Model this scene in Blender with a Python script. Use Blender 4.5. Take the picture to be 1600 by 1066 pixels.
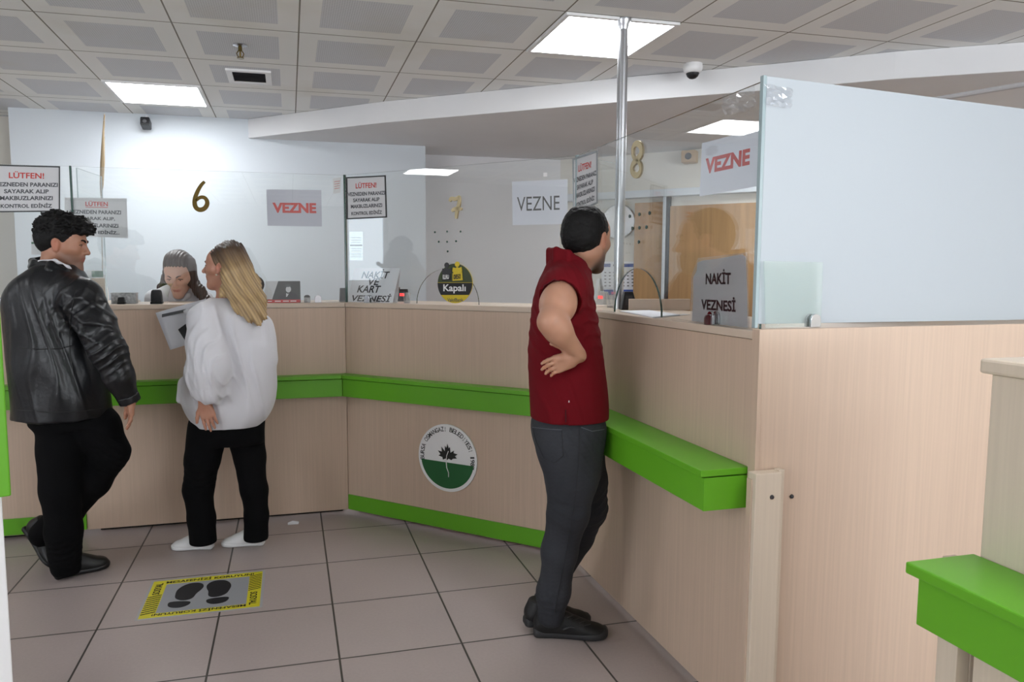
import bpy, bmesh, math, random
import numpy as np
from mathutils import Vector, Matrix, noise

for o in list(bpy.data.objects):
    bpy.data.objects.remove(o)
SC = bpy.context.scene
COL = SC.collection

# ------------------------------------------------------------------ camera
EYE = np.array([0.0, 0.0, 1.45])
F, CX, CY = 1140.0, 744.2, 533.0
YAW, PIT = math.radians(14.318), math.radians(5.312)
FW = np.array([math.sin(YAW)*math.cos(PIT), math.cos(YAW)*math.cos(PIT), -math.sin(PIT)])
E1 = np.array([math.cos(YAW), -math.sin(YAW), 0.0])          # to the right
UP = np.cross(E1, FW)
E2 = np.array([math.sin(YAW), math.cos(YAW), 0.0])           # away, level
EZ = np.array([0.0, 0.0, 1.0])
cam = bpy.data.cameras.new('camera')
cam.sensor_width = 36.0
cam.lens = 36.0*F/1600.0
cam.shift_x = (800.0-CX)/1600.0
cam.clip_start = 0.05
cam_o = bpy.data.objects.new('camera', cam)
COL.objects.link(cam_o)
cam_o.location = EYE
cam_o.rotation_euler = (math.pi/2-PIT, 0, -YAW)
SC.camera = cam_o

# ------------------------------------------------------------------ view, world, lights
vs = SC.view_settings
vs.view_transform = 'Standard'; vs.look = 'None'; vs.gamma = 1.0; vs.use_curve_mapping = False
vs.exposure = 0.1
SC.cycles.use_denoising = True
SC.cycles.max_bounces = 8
SC.cycles.transparent_max_bounces = 24
SC.cycles.diffuse_bounces = 4
SC.cycles.caustics_reflective = False
SC.cycles.caustics_refractive = False
SC.cycles.sample_clamp_indirect = 4.0

W = bpy.data.worlds.new('daylight'); SC.world = W
W.use_nodes = True
W.node_tree.nodes['Background'].inputs[0].default_value = (0.80, 0.90, 1.0, 1)
W.node_tree.nodes['Background'].inputs[1].default_value = 4.0

def area(name, loc, target, sx, sy, power, color=(1, 1, 1)):
    l = bpy.data.lights.new(name, 'AREA'); l.shape = 'RECTANGLE'; l.size = sx; l.size_y = sy
    l.energy = power; l.color = color
    o = bpy.data.objects.new(name, l); COL.objects.link(o); o.location = loc
    o.rotation_euler = (Vector(target)-Vector(loc)).to_track_quat('-Z', 'Y').to_euler()
    return o
# lamps for daylight from windows behind the camera, tilted up to brighten the ceiling
area('window_daylight', (4.0, -4.4, 1.5), (3.2, -2.4, 4.6), 4.6, 1.5, 270, (0.93, 0.96, 1.0))
area('window_daylight', (-4.4, -1.0, 1.5), (-2.6, -0.9, 4.4), 2.4, 1.2, 125, (0.93, 0.96, 1.0))
HIDDEN_LIGHTS = [(-7, -2), (2, -6), (-3, -9), (3, -11)]  # unseen tiles added for general light; the first follows a reflection in the glass
TILE_LIGHT = 20.0      # radiance of the luminous ceiling tiles

# ------------------------------------------------------------------ pixel rays: where a thing seen in the photo stands in the room
def ray(x, y): return FW+E1*((x-CX)/F)-UP*((y-CY)/F)
def atz(x, y, z): d = ray(x, y); return EYE+d*((z-EYE[2])/d[2])
def onpl(x, y, p, n): d = ray(x, y); return EYE+d*(np.dot(np.asarray(p, float)-EYE, n)/np.dot(d, n))
def P(x, y, hd): d = ray(x, y); return EYE+d*(hd/np.dot(d, E2))

# ------------------------------------------------------------------ materials
MATS = {}
def srgb(r, g, b):
    f = lambda c: (c/255/12.92 if c/255 <= 0.04045 else ((c/255+0.055)/1.055)**2.4)
    return (f(r), f(g), f(b), 1)
def mat(name, col, rough=0.5, metal=0.0, spec=0.5, emit=None, es=0, bump=None, vary=None, coat=0, attr=None, sheen=0, sss=0):
    """col sRGB; bump=(scale, strength, dist); vary=(scale xyz, amount)"""
    m = bpy.data.materials.new(name); m.use_nodes = True
    nt = m.node_tree; b = nt.nodes['Principled BSDF']
    c = srgb(*col)
    b.inputs['Base Color'].default_value = c
    b.inputs['Roughness'].default_value = rough; b.inputs['Metallic'].default_value = metal
    b.inputs['Specular IOR Level'].default_value = spec
    if coat: b.inputs['Coat Weight'].default_value = coat
    if sheen: b.inputs['Sheen Weight'].default_value = sheen
    if sss:
        b.inputs['Subsurface Weight'].default_value = sss; b.inputs['Subsurface Radius'].default_value = (0.01, 0.004, 0.002)
        b.inputs['Subsurface Scale'].default_value = 1.0
    if emit: b.inputs['Emission Color'].default_value = srgb(*emit); b.inputs['Emission Strength'].default_value = es
    tc = nt.nodes.new('ShaderNodeTexCoord')
    if attr:
        a = nt.nodes.new('ShaderNodeAttribute'); a.attribute_name = attr
        nt.links.new(a.outputs['Color'], b.inputs['Base Color'])
    if vary:
        mp = nt.nodes.new('ShaderNodeMapping'); mp.inputs['Scale'].default_value = vary[0]
        nz = nt.nodes.new('ShaderNodeTexNoise'); nz.inputs['Scale'].default_value = 1.0; nz.inputs['Detail'].default_value = 5
        nt.links.new(tc.outputs['Object'], mp.inputs[0]); nt.links.new(mp.outputs[0], nz.inputs[0])
        mr = nt.nodes.new('ShaderNodeMapRange'); mr.inputs[1].default_value = 0.3; mr.inputs[2].default_value = 0.7
        mr.inputs[3].default_value = 1-vary[1]; mr.inputs[4].default_value = 1+vary[1]*0.4
        nt.links.new(nz.outputs[0], mr.inputs[0])
        mx = nt.nodes.new('ShaderNodeMix'); mx.data_type = 'RGBA'; mx.blend_type = 'MULTIPLY'; mx.inputs[0].default_value = 1
        mx.inputs[6].default_value = c
        if attr: nt.links.new(a.outputs['Color'], mx.inputs[6])
        nt.links.new(mr.outputs[0], mx.inputs[7]); nt.links.new(mx.outputs[2], b.inputs['Base Color'])
    if bump:
        nz = nt.nodes.new('ShaderNodeTexNoise'); nz.inputs['Scale'].default_value = bump[0]; nz.inputs['Detail'].default_value = 4
        bp = nt.nodes.new('ShaderNodeBump'); bp.inputs['Strength'].default_value = bump[1]; bp.inputs['Distance'].default_value = bump[2]
        nt.links.new(tc.outputs['Object'], nz.inputs[0]); nt.links.new(nz.outputs[0], bp.inputs['Height']); nt.links.new(bp.outputs[0], b.inputs['Normal'])
    MATS[name] = m
    return m

mat('white_wall', (214, 221, 227), 0.75, bump=(8, 0.05, 0.01))
mat('grey_wall', (226, 226, 228), 0.75)
mat('cream_wall', (222, 218, 208), 0.7)
mat('plaster', (228, 228, 229), 0.8, vary=((1.5, 1.5, 1.5), 0.05))
mat('laminate', (203, 179, 158), 0.42, vary=((110, 110, 2.2), 0.07), spec=0.45)
mat('laminate_light', (214, 199, 180), 0.42, vary=((110, 110, 2.2), 0.05), spec=0.45)
mat('laminate_top', (208, 190, 172), 0.38, vary=((6, 6, 6), 0.05))
mat('green', (98, 168, 36), 0.38, spec=0.4, bump=(300, 0.03, 0.001))
mat('black_gap', (18, 16, 15), 0.8)
mat('chrome', (205, 205, 208), 0.16, 1.0)
mat('steel', (188, 190, 194), 0.28, 1.0)
mat('black_plastic', (20, 20, 23), 0.4)
mat('dark_plastic', (46, 46, 50), 0.45)
mat('white_plastic', (236, 236, 236), 0.35)
mat('paper', (232, 234, 240), 0.85, spec=0.2)
mat('sheet', (206, 206, 208), 0.6)
mat('poster', (222, 224, 236), 0.35)
mat('poster_shaded', (186, 186, 198), 0.5)  # white paper unlit from the front, its shade put into the colour
mat('red_ink', (196, 60, 52), 0.6)
mat('black_ink', (24, 24, 28), 0.6)
mat('grey_ink', (78, 80, 84), 0.6)
mat('frame_black', (26, 28, 30), 0.4)
mat('frame_steel', (140, 144, 146), 0.35, 0.6)
mat('brass', (104, 86, 44), 0.3, 0.9)
mat('brass_pale', (176, 162, 128), 0.4, 0.6)
mat('yellow', (214, 204, 44), 0.45)
mat('mat_grey', (150, 152, 156), 0.5, bump=(60, 0.1, 0.002))
mat('logo_green', (22, 92, 44), 0.45)
mat('yellow_sign', (214, 190, 28), 0.35)
mat('red', (200, 40, 44), 0.4)
mat('blue', (52, 82, 160), 0.5)
mat('wood_door', (176, 138, 92), 0.5, vary=((30, 30, 1.2), 0.18))
mat('wood_dark', (150, 116, 76), 0.5, vary=((30, 30, 1.2), 0.18))
mat('cardboard', (186, 160, 126), 0.8)
mat('dried_grass', (150, 132, 104), 0.9)
mat('light_tile', (255, 255, 255), 0.5, emit=(250, 252, 255), es=TILE_LIGHT)
mat('led', (60, 10, 10), 0.4, emit=(255, 50, 50), es=2.5)
mat('glass_edge', (16, 62, 50), 0.12, spec=0.8)
mat('glass_edge_pale', (160, 178, 182), 0.15, spec=0.8)
mat('frosted', (180, 188, 194), 0.45, spec=0.4)
mat('logo_dark', (52, 66, 30), 0.45)
mat('leaf_black', (20, 22, 20), 0.5)
mat('mat_clear', (168, 168, 168), 0.4)
mat('marbled', (190, 190, 192), 0.5, vary=((60, 60, 60), 0.5))
mat('dark_photo', (50, 52, 50), 0.35)
mat('grey_case', (150, 150, 150), 0.5)
mat('dark_red', (70, 10, 16), 0.3)
mat('clock_face', (150, 165, 190), 0.2)
mat('grout_white', (240, 240, 240), 0.6)

def glass_mat(name, tint, f0=0.05, rough=0.0, haze=0.0):
    m = bpy.data.materials.new(name); m.use_nodes = True; nt = m.node_tree; nt.nodes.clear()
    N = nt.nodes.new; L = nt.links.new
    out = N('ShaderNodeOutputMaterial'); tr = N('ShaderNodeBsdfTransparent'); gl = N('ShaderNodeBsdfGlossy')
    tr.inputs[0].default_value = (*tint, 1); gl.inputs['Roughness'].default_value = rough; gl.inputs[0].default_value = (1, 1, 1, 1)
    g = N('ShaderNodeNewGeometry'); dot = N('ShaderNodeVectorMath'); dot.operation = 'DOT_PRODUCT'
    L(g.outputs['Incoming'], dot.inputs[0]); L(g.outputs['True Normal'], dot.inputs[1])
    ab = N('ShaderNodeMath'); ab.operation = 'ABSOLUTE'; L(dot.outputs['Value'], ab.inputs[0])
    om = N('ShaderNodeMath'); om.operation = 'SUBTRACT'; om.inputs[0].default_value = 1; L(ab.outputs[0], om.inputs[1])
    pw = N('ShaderNodeMath'); pw.operation = 'POWER'; L(om.outputs[0], pw.inputs[0]); pw.inputs[1].default_value = 4.6
    ma = N('ShaderNodeMath'); ma.operation = 'MULTIPLY_ADD'; L(pw.outputs[0], ma.inputs[0]); ma.inputs[1].default_value = 1-f0; ma.inputs[2].default_value = f0
    mx = N('ShaderNodeMixShader'); L(ma.outputs[0], mx.inputs[0]); L(tr.outputs[0], mx.inputs[1]); L(gl.outputs[0], mx.inputs[2])
    last = mx
    if haze:
        df = N('ShaderNodeBsdfDiffuse'); df.inputs[0].default_value = (0.85, 0.92, 0.9, 1)
        m2 = N('ShaderNodeMixShader'); m2.inputs[0].default_value = haze; L(mx.outputs[0], m2.inputs[1]); L(df.outputs[0], m2.inputs[2]); last = m2
    L(last.outputs[0], out.inputs[0]); MATS[name] = m
    return m
glass_mat('glass', (0.985, 0.995, 0.99), 0.055)
glass_mat('glass_plate', (0.93, 0.965, 0.95), 0.06, haze=0.08)
glass_mat('clear_plastic', (0.97, 0.97, 0.98), 0.06, 0.08, haze=0.03)
glass_mat('sleeve', (0.98, 0.98, 0.99), 0.05, 0.15, haze=0.12)

def floor_material():
    m = bpy.data.materials.new('floor_tiles'); m.use_nodes = True; nt = m.node_tree; N = nt.nodes.new; L = nt.links.new
    b = nt.nodes['Principled BSDF']; tc = N('ShaderNodeTexCoord'); mp = N('ShaderNodeMapping')
    mp.inputs['Location'].default_value = (-0.151, -3.150, 0)
    L(tc.outputs['Object'], mp.inputs[0])
    br = N('ShaderNodeTexBrick'); br.offset = 0; br.squash = 1
    br.inputs['Scale'].default_value = 1; br.inputs['Brick Width'].default_value = 0.4735; br.inputs['Row Height'].default_value = 0.4735
    br.inputs['Mortar Size'].default_value = 0.0042; br.inputs['Mortar Smooth'].default_value = 0.1
    br.inputs['Color1'].default_value = srgb(176, 163, 159); br.inputs['Color2'].default_value = srgb(171, 158, 154)
    br.inputs['Mortar'].default_value = srgb(70, 66, 62)
    L(mp.outputs[0], br.inputs[0])
    nz = N('ShaderNodeTexNoise'); nz.inputs['Scale'].default_value = 90; nz.inputs['Detail'].default_value = 4; L(tc.outputs['Object'], nz.inputs[0])
    n2 = N('ShaderNodeTexNoise'); n2.inputs['Scale'].default_value = 2.2; L(tc.outputs['Object'], n2.inputs[0])
    ad = N('ShaderNodeMath'); ad.operation = 'ADD'; L(nz.outputs[0], ad.inputs[0]); L(n2.outputs[0], ad.inputs[1])
    mr = N('ShaderNodeMapRange'); mr.inputs[1].default_value = 0.6; mr.inputs[2].default_value = 1.4; mr.inputs[3].default_value = 0.93; mr.inputs[4].default_value = 1.05
    L(ad.outputs[0], mr.inputs[0])
    mx = N('ShaderNodeMix'); mx.data_type = 'RGBA'; mx.blend_type = 'MULTIPLY'; mx.inputs[0].default_value = 1
    L(br.outputs['Color'], mx.inputs[6]); L(mr.outputs[0], mx.inputs[7]); L(mx.outputs[2], b.inputs['Base Color'])
    b.inputs['Roughness'].default_value = 0.34; b.inputs['Specular IOR Level'].default_value = 0.45
    bp = N('ShaderNodeBump'); bp.inputs['Strength'].default_value = 0.4; bp.inputs['Distance'].default_value = 0.002; bp.invert = True
    L(br.outputs['Fac'], bp.inputs['Height']); L(bp.outputs[0], b.inputs['Normal'])
    MATS['floor_tiles'] = m
floor_material()

GX0, GY0, GS, GT = 0.072, 3.815, 0.584, 0.597      # the ceiling grid: origin, step in x, step in y
def ceiling_material():
    """white metal tiles, each with a perforated square in its middle and an open joint round it"""
    m = bpy.data.materials.new('ceiling_tiles'); m.use_nodes = True; nt = m.node_tree; N = nt.nodes.new; L = nt.links.new
    b = nt.nodes['Principled BSDF']; tc = N('ShaderNodeTexCoord'); sp = N('ShaderNodeSeparateXYZ'); L(tc.outputs['Object'], sp.inputs[0])
    def mth(op, a, c=None):
        n = N('ShaderNodeMath'); n.operation = op
        for i, v in enumerate((a, c)):
            if v is None: continue
            if isinstance(v, (int, float)): n.inputs[i].default_value = v
            else: L(v, n.inputs[i])
        return n.outputs[0]
    def cell(o, off, s):
        v = mth('DIVIDE', mth('SUBTRACT', o, off), s)
        return mth('ABSOLUTE', mth('SUBTRACT', mth('FRACT', v), 0.5)), v
    ux, vx = cell(sp.outputs[0], GX0, GS); uy, vy = cell(sp.outputs[1], GY0, GT)
    mxx = mth('MAXIMUM', ux, uy)
    hole = mth('LESS_THAN', mxx, 0.335)
    joint = mth('GREATER_THAN', mxx, 0.4935)
    vo = N('ShaderNodeTexVoronoi'); vo.inputs['Scale'].default_value = 95; vo.inputs['Randomness'].default_value = 0.0; L(tc.outputs['Object'], vo.inputs[0])
    dots = mth('MULTIPLY', mth('LESS_THAN', vo.outputs['Distance'], 0.33), hole)
    st = N('ShaderNodeTexNoise'); st.inputs['Scale'].default_value = 1.3; st.inputs['Detail'].default_value = 6; L(tc.outputs['Object'], st.inputs[0])
    mr = N('ShaderNodeMapRange'); mr.inputs[1].default_value = 0.56; mr.inputs[2].default_value = 0.80; L(st.outputs[0], mr.inputs[0])
    def mix(f, a, c):
        n = N('ShaderNodeMix'); n.data_type = 'RGBA'
        if isinstance(f, float): n.inputs[0].default_value = f
        else: L(f, n.inputs[0])
        for i, v in ((6, a), (7, c)):
            if isinstance(v, tuple): n.inputs[i].default_value = v
            else: L(v, n.inputs[i])
        return n.outputs[2]
    base = mix(hole, srgb(236, 236, 233), srgb(214, 216, 219))
    base = mix(dots, base, srgb(188, 189, 192))
    base = mix(mth('MULTIPLY', mr.outputs[0], 0.35), base, srgb(190, 176, 142))
    base = mix(joint, base, srgb(116, 110, 96))
    L(base, b.inputs['Base Color']); b.inputs['Roughness'].default_value = 0.6
    bp = N('ShaderNodeBump'); bp.inputs['Strength'].default_value = 0.6; bp.inputs['Distance'].default_value = 0.006
    L(joint, bp.inputs['Height']); L(bp.outputs[0], b.inputs['Normal'])
    MATS['ceiling_tiles'] = m
ceiling_material()

# ------------------------------------------------------------------ mesh helpers
def v3(p): return (float(p[0]), float(p[1]), float(p[2]))
class MB:
    def __init__(s): s.v = []; s.f = []; s.m = []; s.cur = 0
    def slot(s, i): s.cur = i; return s
    def add(s, vs_, fs):
        b = len(s.v); s.v += [v3(p) for p in vs_]
        for f in fs: s.f.append([b+i for i in f]); s.m.append(s.cur)
        return s
    def obox(s, c, ax, ay, az):
        c, ax, ay, az = (np.asarray(q, float) for q in (c, ax, ay, az))
        vs_ = [c+i*ax+j*ay+k*az for k in (-1, 1) for j in (-1, 1) for i in (-1, 1)]
        return s.add(vs_, [(0, 2, 3, 1), (4, 5, 7, 6), (0, 1, 5, 4), (2, 6, 7, 3), (0, 4, 6, 2), (1, 3, 7, 5)])
    def box(s, a, b):
        a, b = np.asarray(a, float), np.asarray(b, float); h = (b-a)/2
        return s.obox((a+b)/2, (h[0], 0, 0), (0, h[1], 0), (0, 0, h[2]))
    def ext(s, poly, d):
        """extrude a flat polygon (3-D points) by vector d"""
        poly = [np.asarray(p, float) for p in poly]; d = np.asarray(d, float); n = len(poly)
        nn = sum((np.cross(poly[i]-poly[0], poly[(i+1) % n]-poly[0]) for i in range(n)), np.zeros(3))
        if np.dot(nn, d) > 0: poly = poly[::-1]
        vs_ = poly+[p+d for p in poly]
        return s.add(vs_, [tuple(range(n)), tuple(range(2*n-1, n-1, -1))]+[(i, i+n, (i+1) % n+n, (i+1) % n) for i in range(n)])
    def prism(s, poly2, z0, z1): return s.ext([(x, y, z0) for x, y in poly2], (0, 0, z1-z0))
    def tube(s, pts, r, n=10, caps=True):
        pts = [np.asarray(p, float) for p in pts]; rs = r if hasattr(r, '__len__') else [r]*len(pts)
        t = [pts[min(i+1, len(pts)-1)]-pts[max(i-1, 0)] for i in range(len(pts))]
        u = np.cross(t[0], (0, 0, 1.0)); u = np.cross(t[0], (1.0, 0, 0)) if np.linalg.norm(u) < 1e-6 else u
        vs_ = []
        for p, tt, rr in zip(pts, t, rs):
            tt = tt/np.linalg.norm(tt); u = u-tt*np.dot(u, tt); u /= np.linalg.norm(u); w = np.cross(tt, u)
            vs_ += [p+rr*(u*math.cos(a)+w*math.sin(a)) for a in [2*math.pi*k/n for k in range(n)]]
        fs = [(i*n+k, i*n+(k+1) % n, (i+1)*n+(k+1) % n, (i+1)*n+k) for i in range(len(pts)-1) for k in range(n)]
        if caps: fs += [tuple(range(n-1, -1, -1)), tuple(range((len(pts)-1)*n, len(pts)*n))]
        return s.add(vs_, fs)
    def lathe(s, c, prof, n=24, axis=(0, 0, 1.0)):
        a = np.asarray(axis, float); a /= np.linalg.norm(a); c = np.asarray(c, float)
        pts = [c+a*z for r, z in prof]
        u = np.cross(a, (0, 0, 1.0)); u = np.cross(a, (1.0, 0, 0)) if np.linalg.norm(u) < 1e-6 else u
        u /= np.linalg.norm(u); w = np.cross(a, u); vs_ = []
        for (r, z), p in zip(prof, pts): vs_ += [p+max(r, 1e-4)*(u*math.cos(t)+w*math.sin(t)) for t in [2*math.pi*k/n for k in range(n)]]
        fs = [(i*n+k, i*n+(k+1) % n, (i+1)*n+(k+1) % n, (i+1)*n+k) for i in range(len(prof)-1) for k in range(n)]
        fs += [tuple(range(n-1, -1, -1)), tuple(range((len(prof)-1)*n, len(prof)*n))]
        return s.add(vs_, fs)
    def build(s, name, mats, root=None, bevel=0, smooth=False):
        me = bpy.data.meshes.new(name); off = np.zeros(3)
        if root is not None:
            off = np.array(root.location)
            if root.parent: off = off+np.array(root.parent.location)
        me.from_pydata([tuple(np.asarray(p)-off) for p in s.v], [], s.f)
        for m_ in (mats if isinstance(mats, (list, tuple)) else [mats]): me.materials.append(MATS[m_] if isinstance(m_, str) else m_)
        me.polygons.foreach_set('material_index', s.m)
        if smooth: me.shade_smooth()
        bm = bmesh.new(); bm.from_mesh(me); bmesh.ops.recalc_face_normals(bm, faces=bm.faces); bm.to_mesh(me); bm.free()
        if smooth:
            me.set_sharp_from_angle(angle=math.radians(40))
        o = bpy.data.objects.new(name, me); COL.objects.link(o)
        if root is not None: o.parent = root
        if bevel:
            b = o.modifiers.new('bevel', 'BEVEL'); b.width = bevel; b.segments = 2; b.limit_method = 'ANGLE'
        return o

def tag(o, label, cat, group=None):
    o['label'] = label; o['category'] = cat
    if group: o['group'] = group
    return o
def thing(name, loc, label, cat, group=None):
    o = bpy.data.objects.new(name, None); o.empty_display_size = 0.1; COL.objects.link(o); o.location = v3(loc)
    return tag(o, label, cat, group)
def struct(o): o['kind'] = 'structure'; return o
def top_obj(mb, name, mats, loc, label, cat, group=None, bevel=0, smooth=False):
    """a thing that is one mesh, with its origin at its base"""
    o = mb.build(name, mats, None, bevel, smooth)
    l = Vector(v3(loc)); o.data.transform(Matrix.Translation(-l)); o.location = l
    return tag(o, label, cat, group)

def text_pts(body, bold=0.0, shear=0.0, spacing=1.0):
    c = bpy.data.curves.new('t', 'FONT'); c.body = body; c.size = 1; c.offset = bold; c.shear = shear; c.align_x = 'CENTER'
    c.resolution_u = 3; c.space_character = spacing
    o = bpy.data.objects.new('t', c); COL.objects.link(o)
    dg = bpy.context.evaluated_depsgraph_get(); me = bpy.data.meshes.new_from_object(o.evaluated_get(dg))
    vs_ = np.array([v.co[:] for v in me.vertices]); fs = [tuple(p.vertices) for p in me.polygons]
    bpy.data.objects.remove(o); bpy.data.curves.remove(c); bpy.data.meshes.remove(me)
    return vs_, fs
def put_text(mb, body, quad, bold=0.0, shear=0.0, lift=(0, 0, 0), thick=0.0):
    """fit the writing into a quad of 3-D points: bottom-left, bottom-right, top-right, top-left"""
    vs_, fs = text_pts(body, bold, shear)
    a = vs_.min(0); b = vs_.max(0); q = [np.asarray(p, float) for p in quad]; l = np.asarray(lift, float)
    out = []
    for p in vs_:
        u = (p[0]-a[0])/(b[0]-a[0]); w = (p[1]-a[1])/(b[1]-a[1])
        out.append((q[0]*(1-u)+q[1]*u)*(1-w)+(q[3]*(1-u)+q[2]*u)*w+l)
    if not thick: return mb.add(out, fs)
    nrm = np.cross(q[1]-q[0], q[3]-q[0]); nrm /= np.linalg.norm(nrm)
    n = len(out); edges = {}
    for f in fs:
        for i in range(len(f)):
            e = (f[i], f[(i+1) % len(f)]); edges[e] = 1
    side = [(e[1], e[0], e[0]+n, e[1]+n) for e in edges if (e[1], e[0]) not in edges]
    return mb.add([p for p in out]+[p-nrm*thick for p in out], fs+[tuple(i+n for i in f[::-1]) for f in fs]+side)
def lerpq(q, u0, u1, w0, w1):
    q = [np.asarray(p, float) for p in q]
    g = lambda u, w: (q[0]*(1-u)+q[1]*u)*(1-w)+(q[3]*(1-u)+q[2]*u)*w
    return [g(u0, w0), g(u1, w0), g(u1, w1), g(u0, w1)]
# ------------------------------------------------------------------ the room
CZ = 2.63; SOF = 2.485
WB = 6.0
def setting(name, mb, m, bevel=0): return struct(mb.build(name, m, None, bevel))
setting('floor', MB().box((-5.2, -5.0, -0.06), (7.0, 8.0, 0)), 'floor_tiles')
setting('ceiling', MB().box((-5.2, -5.0, CZ), (7.0, 8.0, CZ+0.06)), 'ceiling_tiles')
LX0 = P(20, 300, 5.6)[0]
LX0 = onpl(20, 300, (0, WB, 0), (0, 1, 0))[0]; LX1 = onpl(665, 300, (0, WB, 0), (0, 1, 0))[0]
setting('wall_far', MB().box((LX0, WB, 0), (LX1, WB+0.5, CZ)), 'white_wall')
setting('wall_recess', MB().box((LX1, WB+0.42, 0), (3.2, WB+0.6, CZ)), 'grey_wall')
setting('wall_far_left', MB().box((-5.2, WB+0.35, 0), (LX0, WB+0.5, CZ)), 'cream_wall')
# the slanting wall behind the right-hand counter
A0 = np.array([2.35, 6.50]); AD = np.array([0.735, -0.678]); AN = np.array([-0.678, -0.735])
def apt(t, d=0): p = A0+AD*t+AN*d; return (p[0], p[1])
def awall(t0, t1, d0, d1): return [apt(t0, d0), apt(t1, d0), apt(t1, d1), apt(t0, d1)]
setting('wall_slanted', MB().prism(awall(0, 6.2, -0.15, 0), 0, CZ), 'cream_wall')
setting('wall_right', MB().box((6.9, -5, 0), (7.0, 8, CZ)), 'cream_wall')
# walls behind the camera, with window openings
def wall_with_windows(name, a, b, z0, z1, wins):
    """a long wall with openings between fractions (u0, u1); each opening gets its window"""
    global WN
    a, b = np.array(a, float), np.array(b, float); d = b-a; L_ = np.linalg.norm(d); n = np.array([-d[1], d[0]])/L_*0.15
    mb = MB(); u = 0
    for u0, u1 in list(wins)+[(1, 1)]:
        s, e = a+d*u, a+d*u0; mb.prism([s, e, e+n, s+n], 0, CZ)
        if u1 > u0:
            s, e = a+d*u0, a+d*u1; mb.prism([s, e, e+n, s+n], 0, z0); mb.prism([s, e, e+n, s+n], z1, CZ)
        u = u1
    setting(name, mb, 'plaster')
    for u0, u1 in wins:
        WN += 1; s, e = a+d*u0+n*.5, a+d*u1+n*.5; ax = np.array([*(e-s)/2, 0]); c_ = np.array([*(s+e)/2, (z0+z1)/2]); l_ = np.linalg.norm(ax); ax /= l_; ay = np.array([-ax[1], ax[0], 0])
        mb = MB(); k_ = max(2, int(l_*2/0.9)+1)
        for i in range(k_): mb.obox(c_+ax*((i/(k_-1)-0.5)*2*(l_-.03)), ax*0.03, ay*0.03, EZ*(z1-z0)/2)
        for z in (-1, 1): mb.obox(c_+EZ*z*((z1-z0)/2-.03), ax*l_, ay*0.025, EZ*0.03)
        setting('window_%d' % WN, mb, 'white_plastic')
WN = 0
wall_with_windows('wall_back', (-5.2, -4.7), (7.0, -4.7), 0.85, 2.4, [(0.56, 0.95)])
wall_with_windows('wall_left', (-4.7, -5.0), (-4.7, 6.3), 1.3, 2.25, [(0.07, 0.45), (0.73, 0.78)])
# bulkhead: a dropped soffit whose slanting front crosses the ceiling
bulk = [(-0.28, 5.99), (0.66, 5.15), (1.41, 4.60), (2.06, 4.12), (2.65, 3.72), (3.16, 3.34), (3.67, 3.045), (6.85, 1.05), (6.85, 7.9), (-0.28, 7.9)]
setting('trim_1', MB().prism(bulk, SOF, CZ-0.001), 'plaster', 0.004)
# plaster cove line under the slanted wall's head, then glazed timber cupboard fronts and a door
# upper beam over doors
setting('trim_2', MB().prism(awall(0.0, 6.0, 0.001, 0.10), 2.10, 2.16), 'white_wall', 0.003)
def tpar(px_): # parameter along the slanted wall seen at a column
    p = onpl(px_, 400, (A0[0], A0[1], 0), (AN[0], AN[1], 0)); return float(np.dot(p[:2]-A0, AD))
t1, t2, t3, t4 = tpar(992), tpar(1037), tpar(1047), tpar(1120)
wd = thing('wall_panel', (*apt((t1+t2)/2, 0.02), 0), 'narrow brown wood panel beside the white door post behind the right counter', 'panel')
MB().prism(awall(t1, t2, 0.002, 0.035), 0, 2.06).build('board', 'wood_door', wd, 0.003)
setting('trim_3', MB().prism(awall(t2, t3-0.03, 0.002, 0.07), 0, 2.10), 'white_wall', 0.003)
setting('trim_4', MB().prism(awall(t3-0.03, t3, 0.002, 0.05), 0, 2.10), 'black_gap')
dr = thing('door_1', (*apt((t3+t4)/2, 0.02), 0), '', ''); del dr['label']; del dr['category']; dr['kind'] = 'structure'
MB().prism(awall(t3, t3+0.86, 0.002, 0.04), 0, 2.02).build('door_leaf', 'wood_door', dr, 0.003)
mb = MB(); mb.prism(awall(t3+0.74, t3+0.80, 0.04, 0.05), 0.95, 1.15)
mb.tube([np.array([*apt(t3+0.77, 0.05), 1.07]), np.array([*apt(t3+0.77, 0.09), 1.07]), np.array([*apt(t3+0.65, 0.09), 1.07])], 0.009)
mb.build('door_handle', 'steel', dr)
wd2 = thing('cupboard', (*apt(t3+1.5, 0.02), 0), 'tall brown wood cupboard front right of the door behind the right counter', 'cupboard')
for k in range(2):
    MB().prism(awall(t3+0.92+k*0.6, t3+1.51+k*0.6, 0.002, 0.06), 0.02, 2.04).build('door', 'wood_door', wd2, 0.004)
setting('baseboard_far', MB().box((LX0, WB-0.012, 0), (LX1, WB, 0.08)), 'wood_dark')

# ------------------------------------------------------------------ ceiling fittings
def light_tile(ix, iy, label, n):
    x0 = GX0+ix*GS; y0 = GY0+iy*GT
    t = thing('ceiling_light', (x0+GS/2, y0+GT/2, CZ), label, 'ceiling light', 'luminous ceiling tiles')
    mb = MB(); a, b = 0.006, 0.02
    mb.box((x0+a, y0+a, CZ-0.012), (x0+GS-a, y0+a+b, CZ)); mb.box((x0+a, y0+GT-a-b, CZ-0.012), (x0+GS-a, y0+GT-a, CZ))
    mb.box((x0+a, y0+a+b, CZ-0.012), (x0+a+b, y0+GT-a-b, CZ)); mb.box((x0+GS-a-b, y0+a+b, CZ-0.012), (x0+GS-a, y0+GT-a-b, CZ))
    mb.build('frame', 'white_plastic', t)
    MB().box((x0+a+b, y0+a+b, CZ-0.008), (x0+GS-a-b, y0+GT-a-b, CZ-0.003)).build('diffuser', 'light_tile', t)
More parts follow.
